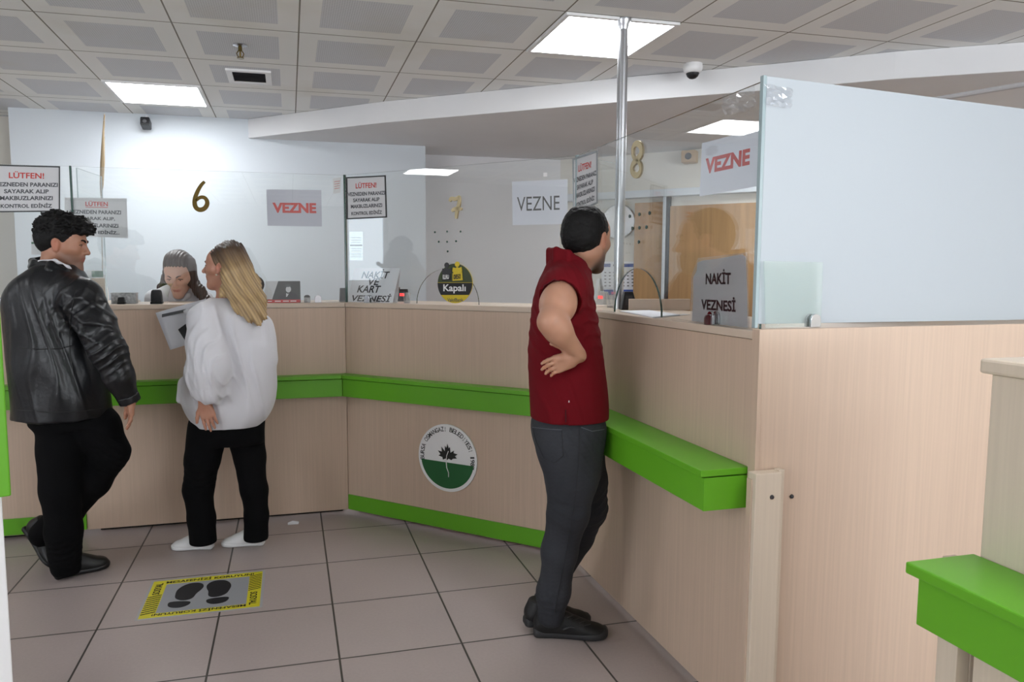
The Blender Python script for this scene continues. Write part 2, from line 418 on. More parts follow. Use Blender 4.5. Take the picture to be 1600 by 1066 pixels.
LIGHTS = [(2, -1, 'large glowing square ceiling panel beside the steel pole'),
          (-2, 2, 'glowing square ceiling panel over the left cashier desk')]
for i, (ix, iy, lab) in enumerate(LIGHTS): light_tile(ix, iy, lab, i)
for (ix, iy) in HIDDEN_LIGHTS:
    light_tile(ix, iy, 'unseen glowing square ceiling panel added over the waiting area out of view', 0)

# an unseen luminous tile added under the soffit to brighten the wall behind
sx, sy = 3.55, 4.35
t = thing('ceiling_light', (sx, sy, SOF), 'unseen glowing square panel added under the soffit behind the frosted panel', 'ceiling light', 'luminous ceiling tiles')
mb = MB()
for i_, j_ in ((-1, 0), (1, 0)): mb.box((sx+i_*.28-.015, sy-.295, SOF-.014), (sx+i_*.28+.015, sy+.295, SOF)); mb.box((sx-.265, sy+i_*.28-.015, SOF-.014), (sx+.265, sy+i_*.28+.015, SOF))
mb.build('frame', 'white_plastic', t)
MB().box((sx-.265, sy-.265, SOF-.008), (sx+.265, sy+.265, SOF-.002)).build('diffuser', 'light_tile', t)
q = [atz(352, 108, CZ), atz(420, 129, CZ)]
vx0, vx1, vy0, vy1 = q[0][0], q[1][0]+0.02, 4.56, 4.86
t = thing('ceiling_vent', ((vx0+vx1)/2, (vy0+vy1)/2, CZ), 'small white air vent with grey grille in a ceiling tile', 'vent')
mb = MB(); b = 0.035
mb.box((vx0, vy0, CZ-0.012), (vx1, vy0+b, CZ)); mb.box((vx0, vy1-b, CZ-0.012), (vx1, vy1, CZ)); mb.box((vx0, vy0+b, CZ-0.012), (vx0+b, vy1-b, CZ)); mb.box((vx1-b, vy0+b, CZ-0.012), (vx1, vy1-b, CZ))
mb.build('frame', 'white_plastic', t, 0.002)
mb = MB(); mb.box((vx0+b, vy0+b, CZ-0.003), (vx1-b, vy1-b, CZ-0.001))
for k in range(9):
    y = vy0+b+0.012+k*(vy1-vy0-2*b-0.02)/8.5; mb.obox(((vx0+vx1)/2, y, CZ-0.006), ((vx1-vx0)/2-b, 0, 0), (0, 0.006, 0.004), (0, -0.0006, 0.0009))
mb.build('grille', 'dark_plastic', t)
p = atz(375, 70, CZ)
t = thing('sprinkler', (p[0], p[1], CZ), 'brass sprinkler head hanging under the ceiling near the air vent', 'sprinkler')
MB().lathe(p, [(0.036, 0), (0.036, -0.004), (0.02, -0.01), (0.012, -0.012)], 20).build('escutcheon', 'chrome', t, 0, True)
mb = MB(); mb.lathe(p, [(0.010, -0.01), (0.010, -0.03), (0.006, -0.034)], 12)
for s in (-1, 1): mb.tube([p+(s*0.008, 0, -0.03), p+(s*0.018, 0, -0.045), p+(s*0.012, 0, -0.06), p+(0, 0, -0.066)], 0.003, 6)
mb.lathe(p, [(0.004, -0.03), (0.005, -0.06), (0.002, -0.064)], 8); mb.lathe(p, [(0.018, -0.066), (0.018, -0.069)], 16)
mb.build('nozzle', 'brass', t, 0, True)

p = atz(1090, 101, CZ); p = np.array([p[0]-0.03, p[1], CZ])
t = thing('dome_camera', p, 'white dome security camera with black lens bulb under the ceiling', 'security camera')
MB().lathe(p, [(0.052, 0), (0.055, -0.02), (0.050, -0.042), (0.040, -0.05)], 28).build('housing', 'white_plastic', t, 0, True)
MB().lathe(p, [(0.037, -0.045), (0.036, -0.055), (0.030, -0.068), (0.018, -0.078), (0.004, -0.082)], 24).build('lens_dome', 'black_plastic', t, 0, True)
p = onpl(228, 193, (0, WB-0.09, 0), (0, 1, 0))
t = thing('wall_camera', (p[0], WB, p[2]), 'small black security camera high on the far white wall', 'security camera')
mb = MB(); mb.obox(p, (0.032, 0, 0), (0, 0.045, -0.012), (0, 0.008, 0.030)); mb.build('body', 'black_plastic', t, 0.008)
MB().tube([(p[0], WB, p[2]+0.07), (p[0], WB-0.05, p[2]+0.06), (p[0], WB-0.05, p[2]+0.02)], 0.008).build('bracket', 'white_plastic', t)
MB().lathe((p[0], p[1]-0.046, p[2]-0.004+0.012), [(0.015, 0), (0.013, 0.006)], 16, (0, -1, 0)).build('lens', 'dark_plastic', t)
p = onpl(1080, 247, (A0[0], A0[1], 0), (AN[0], AN[1], 0)); p2 = np.array([p[0], p[1], p[2]])+np.array([AN[0], AN[1], 0])*0.06
t = thing('wall_speaker', p, 'small beige box unit high on the wall above the brown doors', 'wall unit')
MB().obox(p2, (AD[0]*0.06, AD[1]*0.06, 0), (AN[0]*0.055, AN[1]*0.055, 0), (0, 0, 0.05)).build('case', 'cardboard', t, 0.01)
MB().lathe(p2+np.array([AN[0], AN[1], 0])*0.055, [(0.028, 0), (0.02, 0.01)], 16, (AN[0], AN[1], 0)).build('front', 'dark_plastic', t)

# steel pole from floor to ceiling behind the right glass
pp = atz(974, 30, CZ)
t = thing('steel_pole', (pp[0], pp[1], 0), 'round polished steel pole rising behind the right glass to the ceiling', 'pole')
MB().lathe((pp[0], pp[1], 0), [(0.024, 0), (0.024, CZ)], 28).build('tube', 'steel', t, 0, True)
MB().lathe((pp[0], pp[1], CZ), [(0.038, -0.001), (0.038, -0.012), (0.028, -0.03), (0.0245, -0.05)], 28).build('ceiling_flange', 'steel', t, 0, True)
MB().lathe((pp[0], pp[1], 0), [(0.05, 0.0), (0.05, 0.01), (0.026, 0.025)], 28).build('floor_flange', 'steel', t, 0, True)
# cable duct running over the bulkhead at the right
def on_bulk(px_, py_):
    a, b = np.array([1.41, 4.60]), np.array([3.67, 3.045]); d = b-a; n = np.array([-d[1], d[0], 0]); n = n/np.linalg.norm(n)
    q_ = onpl(px_, py_, (a[0], a[1], 0), n); return q_-n*0.012*np.sign(np.dot(n, q_-EYE))
pts = [on_bulk(958, 122), on_bulk(985, 108), on_bulk(1062, 92)]
top_obj(MB().tube(pts, 0.007, 8), 'cable', 'grey_ink', pts[0], 'thin grey cable running along the dropped ceiling edge above the frosted panel', 'cable')
pts = [P(1420, 162, 3.9), P(1600, 132, 3.2), P(1700, 118, 2.9)]
for q_ in pts: q_[2] = min(q_[2], SOF-0.02)
top_obj(MB().tube(pts, 0.012, 8), 'conduit', 'sheet', pts[0], 'grey conduit pipe under the soffit above the frosted panel at right', 'pipe')

# ------------------------------------------------------------------ the counters
PL = [np.array(q_) for q_ in ((-2.7, 4.352), (-1.12, 4.352), (0.315, 4.352), (1.342, 3.366), (1.352, 1.877))]
def nrm2(i):
    d = PL[i+1]-PL[i]; d = d/np.linalg.norm(d); return np.array([d[1], -d[0]])*(1)   # towards the customers
def off(i, d, seg):
    """point i of the counter line moved d towards the customers, mitred between its two segments"""
    if i in (0, 4) or (i == 1): return PL[i]+nrm2(seg)*d
    n0, n1 = nrm2(i-1), nrm2(i); m = n0+n1; m /= np.linalg.norm(m)
    return PL[i]+m*d/np.dot(m, n0)
def band(seg, d0, d1, s0=0.0, s1=0.0):
    d = PL[seg+1]-PL[seg]; d = d/np.linalg.norm(d)
    return [off(seg, d0, seg)+d*s0, off(seg+1, d0, seg)-d*s1, off(seg+1, d1, seg)-d*s1, off(seg, d1, seg)+d*s0]
TOPZ = 1.278
CLAB = ['beige laminate counter front with green base strip behind the man in leather jacket',
        'beige laminate counter front with green ledge below the number 6 window',
        'beige laminate counter front carrying the round municipal emblem',
        'beige laminate counter front that the man in the red shirt faces']
TLAB = ['beige countertop at the far left behind the man in leather jacket', 'beige countertop between the small black stamps and the portrait calendar',
        'beige countertop under the round black and yellow closed sign', 'beige countertop under the sheets of paper at the right counter']
for s in range(4):
    c = (PL[s]+PL[s+1])/2
    t = thing('counter_unit', (c[0], c[1], 0), CLAB[s], 'counter')
    g = 0.0015
    MB().prism(band(s, -0.025, 0, g, g if s < 3 else 0.03), 0.03, 1.25).build('front_panel', 'laminate', t, 0.001)
    MB().prism(band(s, -0.10, -0.07, g+.05, .06), 0, 0.03).build('plinth', 'black_gap', t)
    e1 = 0.035 if s == 3 else 0.0
    dp = 0.155 if s == 3 else 0.072
    l = MB().prism(band(s, 0, dp, g, e1+g), 0.732, 0.834).build('ledge', 'green', t, 0.0015)
    mb = MB().prism(band(s, 0, dp+.012, g, (e1 if e1 else 0)+g), 0.838, 0.859); mb.build('lid', 'green', l, 0.002)
    if s in (0, 2): MB().prism(band(s, 0, 0.010, 0.003, 0.003 if s == 2 else 0.0), 0.035, 0.125).build('kickboard', 'green', t, 0.001)
    top_obj(MB().prism(band(s, -0.43, 0.006, g, g if s < 3 else 0.03), 1.252, TOPZ), 'countertop', 'laminate_top', (c[0], c[1], 1.252), TLAB[s], 'countertop', bevel=0.002)
# return: the wide flat side panel turning away to the right
RX, RY = PL[4]
XE = 4.4
t = thing('counter_unit', (2.6, RY, 0), 'wide plain beige laminate side panel under the frosted glass', 'counter')
MB().box((RX+0.002, RY-0.002, 0.02), (XE, RY+0.026, 1.284)).build('side_panel', 'laminate', t, 0.0015)
MB().box((RX+0.03, RY+0.05, 0), (XE, RY+0.08, 0.02)).build('plinth', 'black_gap', t)
MB().box((RX-0.012, RY-0.006, 0.02), (RX+0.002, RY+0.03, 1.284)).build('corner_strip', 'laminate', t, 0.001)
top_obj(MB().box((RX+0.47, RY+0.028, 1.245), (XE, RY+0.46, 1.272)), 'countertop', 'laminate_top', (2.7, RY+0.2, 1.245), 'beige countertop behind the wide side panel carrying the flat black box', 'countertop', bevel=0.002)
# gate posts: one on the side panel, one on the near counter
def zat(px_, py_, pl, n): return onpl(px_, py_, pl, n)
x0 = onpl(1183, 745, (0, RY-0.05, 0), (0, 1, 0)); x1 = onpl(1231, 745, (0, RY-0.05, 0), (0, 1, 0)); pz = onpl(1200, 741, (0, RY-0.05, 0), (0, 1, 0))[2]
t = thing('gate_post', (x0[0], RY, 0), 'beige wooden gate post with two screws on the side panel beside the green ledge end', 'post', 'beige gate posts')
MB().box((x0[0], RY-0.045, 0.03), (x1[0]-0.016, RY-0.0065, pz)).build('upright', 'laminate_light', t, 0.002)
MB().box((x1[0]-0.016, RY-0.030, 0.03), (x1[0]+0.004, RY-0.0065, pz+0.004)).build('rebate_strip', 'laminate_light', t, 0.002)
MB().box((x0[0]-0.004, RY-0.03, 0.03), (x0[0], RY-0.006, pz-0.02)).build('trim_strip', 'laminate', t, 0.001)
for px_, py_, yy in ((1206, 777, RY-0.045), (1237, 776, RY-0.004)):
    s_ = onpl(px_, py_, (0, yy, 0), (0, 1, 0))
    MB().lathe(s_, [(0.007, 0), (0.006, 0.003), (0.003, 0.004)], 14, (0, -1, 0)).build('screw', 'dark_plastic', t, 0, True)
# the near counter at the right edge of the view
NX, NY = 1.385, 1.19
t = thing('counter_unit', (NX+0.2, 0.6, 0), 'nearest beige counter with pale top and green ledge at the right edge', 'counter')
MB().box((NX, -0.4, 0.02), (NX+0.5, NY-0.02, 1.244)).build('front_panel', 'laminate_light', t, 0.002)
l = MB().box((NX-0.155, -0.4, 0.732), (NX-0.0005, NY-0.02, 0.834)).build('ledge', 'green', t, 0.002)
MB().box((NX-0.175, -0.42, 0.837), (NX-0.0005, NY-0.005, 0.862)).build('lid', 'green', l, 0.004)
MB().box((NX+0.01, -0.4, 0), (NX+0.5, NY-0.06, 0.02)).build('plinth', 'black_gap', t)
top_obj(MB().box((NX-0.012, -0.42, 1.245), (NX+0.52, NY, 1.276)), 'countertop', 'laminate_light', (NX+0.2, 0.5, 1.245), 'pale countertop slab of the nearest counter at the right edge', 'countertop', bevel=0.006)
a = onpl(1466, 866, (0, NY+0.06, 0), (0, 1, 0)); bz = a[2]
t = thing('gate_post', (a[0], NY, 0), 'beige wooden gate post standing behind the nearest green ledge', 'post', 'beige gate posts')
MB().box((a[0], NY+0.0, 0.03), (a[0]+0.035, NY+0.05, bz)).build('upright', 'laminate_light', t, 0.002)
MB().box((a[0]+0.036, NY+0.0, 0.03), (a[0]+0.14, NY+0.03, bz-0.004)).build('rebate_strip', 'laminate_light', t, 0.002)
# cabinet at the left edge of the view
t = thing('cabinet', P(-40, 1066, 2.0)*np.array([1, 1, 0]), 'white cabinet side with green upper panel cut by the left edge', 'cabinet')
ca = P(12, 930, 2.05); cb = P(10, 650, 1.95)
def radial(p): r = np.array([p[0], p[1], 0])/math.hypot(p[0], p[1]); return r, np.array([r[1], -r[0], 0])      # away from / across the view from the hall
r1, l1 = radial(ca)
r2, l2 = radial(cb)
zt, zb = P(5, 478, 1.95)[2], P(12, 758, 1.95)[2]
MB().obox(np.array([ca[0], ca[1], 0.01+(zb-.01)/2])-l1*0.27, l1*0.27, r1*0.16, EZ*(zb-.01)/2).build('side_panel', 'white_plastic', t, 0.003)
MB().obox(np.array([cb[0], cb[1], (zt+zb)/2])-l2*0.30, l2*0.30, r2*0.12, EZ*(zt-zb)/2).build('green_panel', 'green', t, 0.004)
MB().obox(np.array([ca[0], ca[1], 0.005])-l1*0.27, l1*0.25, r1*0.14, EZ*0.005).build('plinth', 'black_gap', t)

# ------------------------------------------------------------------ glass screens
GT_ = 0.008
GD = -0.03      # the glass stands this far behind the counter's front
GTOP = 2.018
def glass_screen(seg, label, holes=None, s0=0.0, s1=0.0, top0=GTOP, top1=GTOP, d=GD):
    b = band(seg, d, d+GT_, s0, s1); a2, b2 = b[0], b[1]; n = nrm2(seg)
    u = (b2-a2); L_ = np.linalg.norm(u); u = u/L_
    t = thing('glass_screen', (*(a2+b2)/2, TOPZ), label, 'glass screen')
    poly = [(0, TOPZ+0.004)]
    if holes:
        c, r, h = holes
        for k in range(25):
            a = math.pi*k/24; poly.append((c-r*math.cos(a), TOPZ+0.004+h*math.sin(a)))
    poly += [(L_, TOPZ+0.004), (L_, top1), (0, top0)]
    p3 = [np.array([*(a2+u*x), z]) for x, z in poly]
    mb = MB(); mb.ext(p3, (n[0]*GT_, n[1]*GT_, 0))
    mb.m = [0, 0]+[1]*(len(mb.f)-2)
    for i, f in enumerate(mb.f[2:2+len(poly)]):
        pass
    mb.build('pane', ['glass', 'glass_edge'], t)
    return t, a2, u, n, L_
def clamp(t, a2, u, n, x, face=True):
    c = np.array([*(a2+u*x), TOPZ]); nn = np.array([n[0], n[1], 0]); uu = np.array([u[0], u[1], 0])
    mb = MB()
    for off_ in (-0.010, GT_+0.002):
        prof = [c+uu*0.019*math.cos(a)+EZ*(0.026+0.019*math.sin(a)) for a in [math.pi*k/10 for k in range(11)]]+[c-uu*0.019, c+uu*0.019]
        mb.ext([q_+nn*off_ for q_ in prof], nn*0.008)
    mb.obox(c+EZ*0.002+nn*GT_/2, uu*0.019, nn*0.012, EZ*0.002)
    return mb.build('clamp', 'chrome', t, 0.001)
def hole_of(seg, px0, px1, ptop, d=GD):
    b = band(seg, d, d+GT_); n = nrm2(seg); u = b[1]-b[0]; u = u/np.linalg.norm(u)
    n3 = (n[0], n[1], 0); q0 = onpl(px0, 470, (*b[0], 0), n3); q1 = onpl(px1, 470, (*b[0], 0), n3); q2 = onpl((px0+px1)/2, ptop, (*b[0], 0), n3)
    s0, s1 = np.dot(q0[:2]-b[0], u), np.dot(q1[:2]-b[0], u)
    return ((s0+s1)/2, abs(s1-s0)/2, q2[2]-TOPZ)
def plane_of(seg, d): b = band(seg, d, d+0.01); n = nrm2(seg); return (*b[0], 0), np.array([n[0], n[1], 0])
g0 = glass_screen(0, 'clear glass screen behind the framed notice at the far left', None)
g1 = glass_screen(1, 'clear glass screen carrying the brass number 6', hole_of(1, 262, 352, 424))
g2 = glass_screen(2, 'clear glass screen carrying the number 7 and the black VEZNE sheet', hole_of(2, 652, 749, 421))
g3 = glass_screen(3, 'clear glass screen carrying the number 8 at the right counter', hole_of(3, 962, 1036, 421), s1=0.045)
for g, xs in ((g0, (0.5, 1.2)), (g1, (0.12, 1.28)), (g2, (0.16, 1.30)), (g3, (0.10, None))):
    for x in xs:
        if x is None: pq = onpl(1116, 498, (*g[1], 0), (g[3][0], g[3][1], 0)); x = float(np.dot(pq[:2]-g[1], g[2]))
        clamp(g[0], g[1], g[2], g[3], x)
def edge_bar(t, i, seg, w, m_):
    p_ = off(i, GD+GT_/2, seg); u_ = (PL[seg+1]-PL[seg]); u_ = u_/np.linalg.norm(u_); n_ = nrm2(seg)
    MB().obox(np.array([*p_, (TOPZ+GTOP)/2+.002]), (u_[0]*w, u_[1]*w, 0), (n_[0]*.006, n_[1]*.006, 0), EZ*((GTOP-TOPZ)/2+.001)).build('edge_bar', m_, t, .001)
edge_bar(g1[0], 1, 1, .005, 'glass_edge'); edge_bar(g2[0], 2, 2, .0055, 'glass_edge'); edge_bar(g3[0], 3, 3, .010, 'glass_edge_pale')
# speaking holes, little rings in the glass
def ring(t, c, n, r=0.006):
    MB().lathe(np.asarray(c)+n*0.0045, [(r, -0.0052), (r+0.002, -0.001), (r+0.001, 0.0006), (r*0.5, 0.0002)], 12, n).build('speaking_hole', 'glass_edge', t, 0, True)
pl, n = plane_of(2, GD+GT_)
for px_, py_ in ((680, 363), (699, 362), (720, 362), (686, 378), (699, 378), (713, 377), (700, 393)): ring(g2[0], onpl(px_, py_, pl, n), n, 0.004)
pl, n = plane_of(3, GD+GT_)
for px_, py_ in ((985, 338), (1000, 335), (1016, 333), (989, 357), (1000, 356), (1011, 355), (999, 378)): ring(g3[0], onpl(px_, py_, pl, n), n, 0.006)

# partitions between the desks, square to the glass line
def partition(p0, dirv, length, z0, z1, label, z1b=None):
    d = np.array(dirv, float); d /= np.linalg.norm(d); n = np.array([-d[1], d[0]]); a = np.array(p0, float)
    t = thing('glass_partition', (*(a+d*length/2), z0), label, 'glass partition')
    p3 = [np.array([*a, z0]), np.array([*(a+d*length), z0]), np.array([*(a+d*length), z1b or z1]), np.array([*a, z1])]
    mb = MB().ext(p3, (n[0]*0.006, n[1]*0.006, 0)); mb.m = [0, 0]+[1]*4
    mb.build('pane', ['glass', 'glass_edge_pale'], t); return t
partition(off(1, -0.075, 1)+np.array([0.02, 0.0]), (0.12, 1), 0.36, TOPZ+0.001, GTOP, 'glass partition receding behind the left framed notice', GTOP)
partition(off(3, -0.10, 3), (0.82, 0.57), 0.36, TOPZ+0.001, GTOP, 'glass partition receding behind the steel pole at the right counter', GTOP)
# frosted panel over the wide side panel
fa = np.array([onpl(1192, 300, (0, RY+0.03, 0), (0, 1, 0))[0], RY+0.03]); fb = onpl(1600, 500, (0, 0, TOPZ+0.02), (0, 0, 1)); 
fb = np.array([3.9, RY+0.30])
fd = (fb-fa)/np.linalg.norm(fb-fa); fn = np.array([fd[1], -fd[0]]); FL = np.linalg.norm(fb-fa)
fn3 = np.array([fn[0], fn[1], 0])
ztr = onpl(1600, 170, (*fa, 0), fn3); zbr = onpl(1600, 499.5, (*fa, 0), fn3); xr = np.dot(ztr[:2]-fa, fd)
zbl = onpl(1283, 504, (*fa, 0), fn3)
zt0 = onpl(1192, 118, (*fa, 0), fn3)[2]
sl = (ztr[2]-zt0)/xr
t = thing('frosted_panel', (*(fa+fd*FL/2), 1.29), 'tall white frosted glass panel standing over the wide beige side panel', 'panel')
mb = MB().ext([np.array([*fa, zbl[2]+.001]), np.array([*(fa+fd*xr), zbr[2]]), np.array([*(fa+fd*FL), zbr[2]]), np.array([*(fa+fd*FL), zt0+sl*FL]), np.array([*fa, zt0])], -fn3*0.01)
mb.build('pane', 'frosted', t, 0.001)
mb = MB().ext([np.array([*(fa-fd*0.012), 1.286]), np.array([*(fa), 1.286]), np.array([*(fa), zt0+0.002]), np.array([*(fa-fd*0.012), zt0+0.002])], -fn3*0.014)
mb.build('edge_strip', 'glass_edge_pale', t, 0.001)
FP = (fa, fd, fn3)
c = onpl(1272, 502, (*(fa+fn[:2]*0.02), 0), fn3); c = np.array([c[0], c[1], 1.285]); uu = np.array([fd[0], fd[1], 0])
mb = MB()
for o_ in (0.001, 0.020):
    prof = [c+uu*0.019*math.cos(a)+EZ*(0.024+0.017*math.sin(a)) for a in [math.pi*k/10 for k in range(11)]]+[c-uu*0.019, c+uu*0.019]
    mb.ext([q_+fn3*(o_-0.02) for q_ in prof], fn3*0.008)
mb.build('clamp', 'chrome', t, 0.001)
# small clear plate in front of it
q = [onpl(x, y, (*(fa+fn[:2]*0.012), 0), fn3) for x, y in ((1196, 506), (1281, 505), (1284, 410), (1193, 408))]
q[0][2] = q[1][2] = 1.2865
t = thing('glass_plate', (q[0]+q[1])/2, 'small greenish glass plate held by a clamp in front of the frosted panel', 'glass plate')
MB().ext(q, fn3*0.005).build('plate', 'glass_plate', t)
# ------------------------------------------------------------------ notices, numbers and signs on the glass
def quad_on(pl, n, px4): return [onpl(x, y, pl, n) for x, y in px4]       # bottom-left, bottom-right, top-right, top-left
def panel(name, quad, n, th, mats_, label, cat, group=None, lines=(), frame=None, root_mb=None, thick_text=0.0):
    """a sheet facing n; lines: (text, u0,u1,w0,w1, material, bold, shear)"""
    n = np.asarray(n, float); c = (quad[0]+quad[1])/2
    t = thing(name, c, label, cat, group)
    MB().ext([q_ for q_ in quad], -n*th).build('sheet', mats_, t)
    if frame:
        mb = MB(); w = frame[1]
        qi = lerpq(quad, w, 1-w, w*frame[2], 1-w*frame[2])
        for i in range(4):
            j = (i+1) % 4; mb.ext([quad[i], quad[j], qi[j], qi[i]], n*0.003)
        mb.build('frame', frame[0], t)
    by = {}
    for (s, u0, u1, w0, w1, m_, bold, sh) in lines: by.setdefault(m_, []).append((s, u0, u1, w0, w1, bold, sh))
    for m_, ls in by.items():
        mb = MB()
        for (s, u0, u1, w0, w1, bold, sh) in ls:
            if s == '_': mb.ext(lerpq([q_+n*0.0006 for q_ in quad], u0, u1, w0, w1), n*0.0002)
            else: put_text(mb, s, lerpq(quad, u0, u1, w0, w1), bold, sh, n*0.0008)
        mb.build('lettering', m_, t)
    return t
def notice_lines(u0=0.0):
    return [('LÜTFEN!', 0.24, 0.76, 0.72, 0.87, 'red_ink', 0.02, 0), ('VEZNEDEN PARANIZI', 0.035, 0.965, 0.545, 0.635, 'grey_ink', 0.032, 0),
            ('SAYARAK ALIP', 0.17, 0.83, 0.40, 0.49, 'grey_ink', 0.032, 0), ('MAKBUZLARINIZI', 0.11, 0.89, 0.255, 0.345, 'grey_ink', 0.032, 0),
            ('KONTROL EDİNİZ', 0.12, 0.88, 0.09, 0.20, 'grey_ink', 0.032, 0)]
F1 = GD+GT_+0.001      # just in front of the glass
pl, n = plane_of(0, F1)
ql = quad_on(pl, n, ((-12, 332), (94, 331), (94, 260), (-12, 257)))
panel('notice_board', ql, n, 0.0005, 'sheet', 'framed notice with grey lettering at far left above the man in leather jacket', 'notice', 'framed notices', notice_lines(), ('frame_black', 0.018, 1.5))
pl, n = plane_of(2, F1)
panel('notice_board', quad_on(pl, n, ((542, 343), (605, 340), (603, 274), (541, 277))), n, 0.0005, 'sheet', 'framed notice between the windows numbered 6 and 7', 'notice', 'framed notices', notice_lines(), ('frame_black', 0.03, 0.95))
pl3, n3 = plane_of(3, F1)
panel('notice_board', quad_on(pl3, n3, ((896, 334), (934, 318), (934, 235), (895, 248))), n3, 0.0005, 'sheet', 'framed notice left of the steel pole, above the man in the red shirt', 'notice', 'framed notices', notice_lines(), ('frame_steel', 0.035, 0.95))
B1 = GD-0.002
pl1, n1 = plane_of(1, B1)
panel('paper_notice', quad_on(pl1, n1, ((101, 369), (200, 372), (198, 310), (101, 309))), n1, 0.0004, 'sheet', 'grey paper notice with underlined red heading behind the curly haired man', 'notice', None,
      [('LÜTFEN', 0.33, 0.69, 0.79, 0.93, 'red_ink', 0.02, 0), ('_', 0.33, 0.69, 0.755, 0.77, 'red_ink', 0, 0), ('VEZNEDEN PARANIZI', 0.08, 0.90, 0.59, 0.69, 'grey_ink', 0.032, 0), ('SAYARAK ALIP,', 0.18, 0.80, 0.42, 0.52, 'grey_ink', 0.032, 0),
       ('MAKBUZLARINIZI', 0.14, 0.85, 0.25, 0.35, 'grey_ink', 0.032, 0), ('KONTROL EDİNİZ...', 0.10, 0.87, 0.08, 0.19, 'grey_ink', 0.032, 0)])
panel('poster', quad_on(pl1, n1, ((418, 353), (503, 354), (502, 297), (416, 296))), n1, 0.0004, 'poster_shaded', 'white sheet printed VEZNE in red between the number 6 and the framed notice', 'poster', None,
      [('VEZNE', 0.10, 0.90, 0.36, 0.64, 'red_ink', 0.045, 0)])
pl2, n2 = plane_of(2, B1)
panel('poster', quad_on(pl2, n2, ((801, 352), (887, 350), (887, 280), (800, 284))), n2, 0.0004, 'poster', 'white sheet printed VEZNE in black left of the red shirted man', 'poster', None,
      [('VEZNE', 0.09, 0.86, 0.32, 0.64, 'black_ink', 0.0, 0)])
pl3b, n3b = plane_of(3, B1-0.0003)
qv = quad_on(pl3b, n3b, ((1093, 307), (1183, 291), (1187, 200), (1097, 224)))
panel('poster', qv, n3b, 0.0006, 'poster', 'white sheet printed VEZNE in red beside the frosted panel edge', 'poster', None,
      [('VEZNE', 0.09, 0.87, 0.40, 0.69, 'red_ink', 0.045, 0)])
def digit(s, pl, n, px4, m_, label, th=0.012):
    mb = MB(); put_text(mb, s, quad_on(pl, n, px4), 0.012, 0, np.asarray(n)*th, th)
    q_ = quad_on(pl, n, px4); return top_obj(mb, 'number_sign', m_, (q_[0]+q_[1])/2, label, 'number sign', 'brass window numbers', 0.0015)
def tube_digit(strokes, pl, n, m_, label, r=0.010):
    mb = MB()
    for st in strokes:
        pts = [onpl(x, y, pl, n)+np.asarray(n)*0.007 for x, y in st]
        # smooth the stroke
        for _ in range(2):
            nw = [pts[0]]
            for a, b in zip(pts[:-1], pts[1:]): nw += [a*0.75+b*0.25, a*0.25+b*0.75]
            pts = nw+[pts[-1]]
        nn = np.asarray(n, float); k = len(pts)
        L_, R_ = [], []
        for i in range(k):
            d = pts[min(i+1, k-1)]-pts[max(i-1, 0)]; d /= np.linalg.norm(d); w = np.cross(d, nn)
            rr = r*(0.65+0.5*math.sin(math.pi*min(1, max(0, i/(k-1))))); L_.append(pts[i]+w*rr); R_.append(pts[i]-w*rr)
        vs_ = []
        for a, b in zip(L_, R_): vs_ += [a+nn*0.005, b+nn*0.005, b-nn*0.005, a-nn*0.005]
        fs = [(i*4+j, i*4+(j+1) % 4, (i+1)*4+(j+1) % 4, (i+1)*4+j) for i in range(k-1) for j in range(4)]
        mb.add(vs_, fs+[(3, 2, 1, 0), ((k-1)*4, (k-1)*4+1, (k-1)*4+2, (k-1)*4+3)])
    c = onpl(*strokes[0][-1], pl, n)
    return top_obj(mb, 'number_sign', m_, c, label, 'number sign', 'brass window numbers', 0.001)
plf, nf = plane_of(1, F1)
tube_digit([[(320, 284), (314, 290), (308, 301), (304, 313), (305, 324), (312, 329), (321, 326), (325, 317), (321, 309), (313, 308), (306, 314)]], plf, nf, 'brass', 'dark brass number 6 on the left glass screen', 0.011)
plf2, nf2 = plane_of(2, F1)
tube_digit([[(704, 315), (706, 310), (713, 312), (720, 307)], [(719, 307), (719, 318), (715, 330), (714, 342)], [(707, 330), (713, 326), (723, 327)]], plf2, nf2, 'brass_pale', 'pale brass number 7 on the middle glass screen', 0.009)
pb, nb = plane_of(3, B1)
tube_digit([[(997, 250), (992, 244), (992, 230), (998, 223), (1005, 228), (1006, 240), (1000, 249), (992, 256), (990, 268), (997, 276), (1004, 270), (1005, 258), (998, 249)]], pb, nb, 'brass_pale', 'pale brass number 8 seen from behind through the right glass', 0.012)
# small stickers
q_ = quad_on(plf2, nf2, ((849, 276), (855, 276), (855, 270), (849, 270)))
top_obj(MB().ext(q_, -np.asarray(nf2)*0.0005), 'sticker', 'white_plastic', q_[0], 'tiny square white sticker above the black VEZNE sheet', 'sticker')
q_ = quad_on(pl2, n2, ((546, 407), (567, 407), (567, 362), (546, 362)))
panel('leaflet', q_, n2, 0.0004, 'glass_plate', 'pale greenish leaflet taped to the glass under the middle framed notice', 'leaflet', None,
      [('_', 0.05, 0.95, 0.50, 0.545, 'grey_ink', 0, 0)]+[('_', 0.12, 0.88, w, w+0.012, 'grey_ink', 0, 0) for w in (0.12, 0.18, 0.24, 0.32, 0.40, 0.62, 0.7, 0.78)])
q_ = quad_on(pl1, n1, ((49, 398), (66, 398), (66, 366), (49, 366)))
panel('leaflet', q_, n1, 0.0004, 'sheet', 'pale leaflet with green stripe on the glass behind the curly haired man', 'leaflet', None, [('_', 0, 1, 0.52, 0.62, 'logo_green', 0, 0)])
q_ = quad_on(pl1, n1, ((521, 303), (532, 301), (533, 277), (520, 279)))
panel('taped_slip', q_, n1, 0.0006, 'sheet', 'small crumpled slip taped beside the top of the middle glass edge', 'paper slip', None, [('_', 0.15, 0.85, w, w+0.03, 'red_ink', 0, 0) for w in (0.3, 0.45, 0.6, 0.75)])

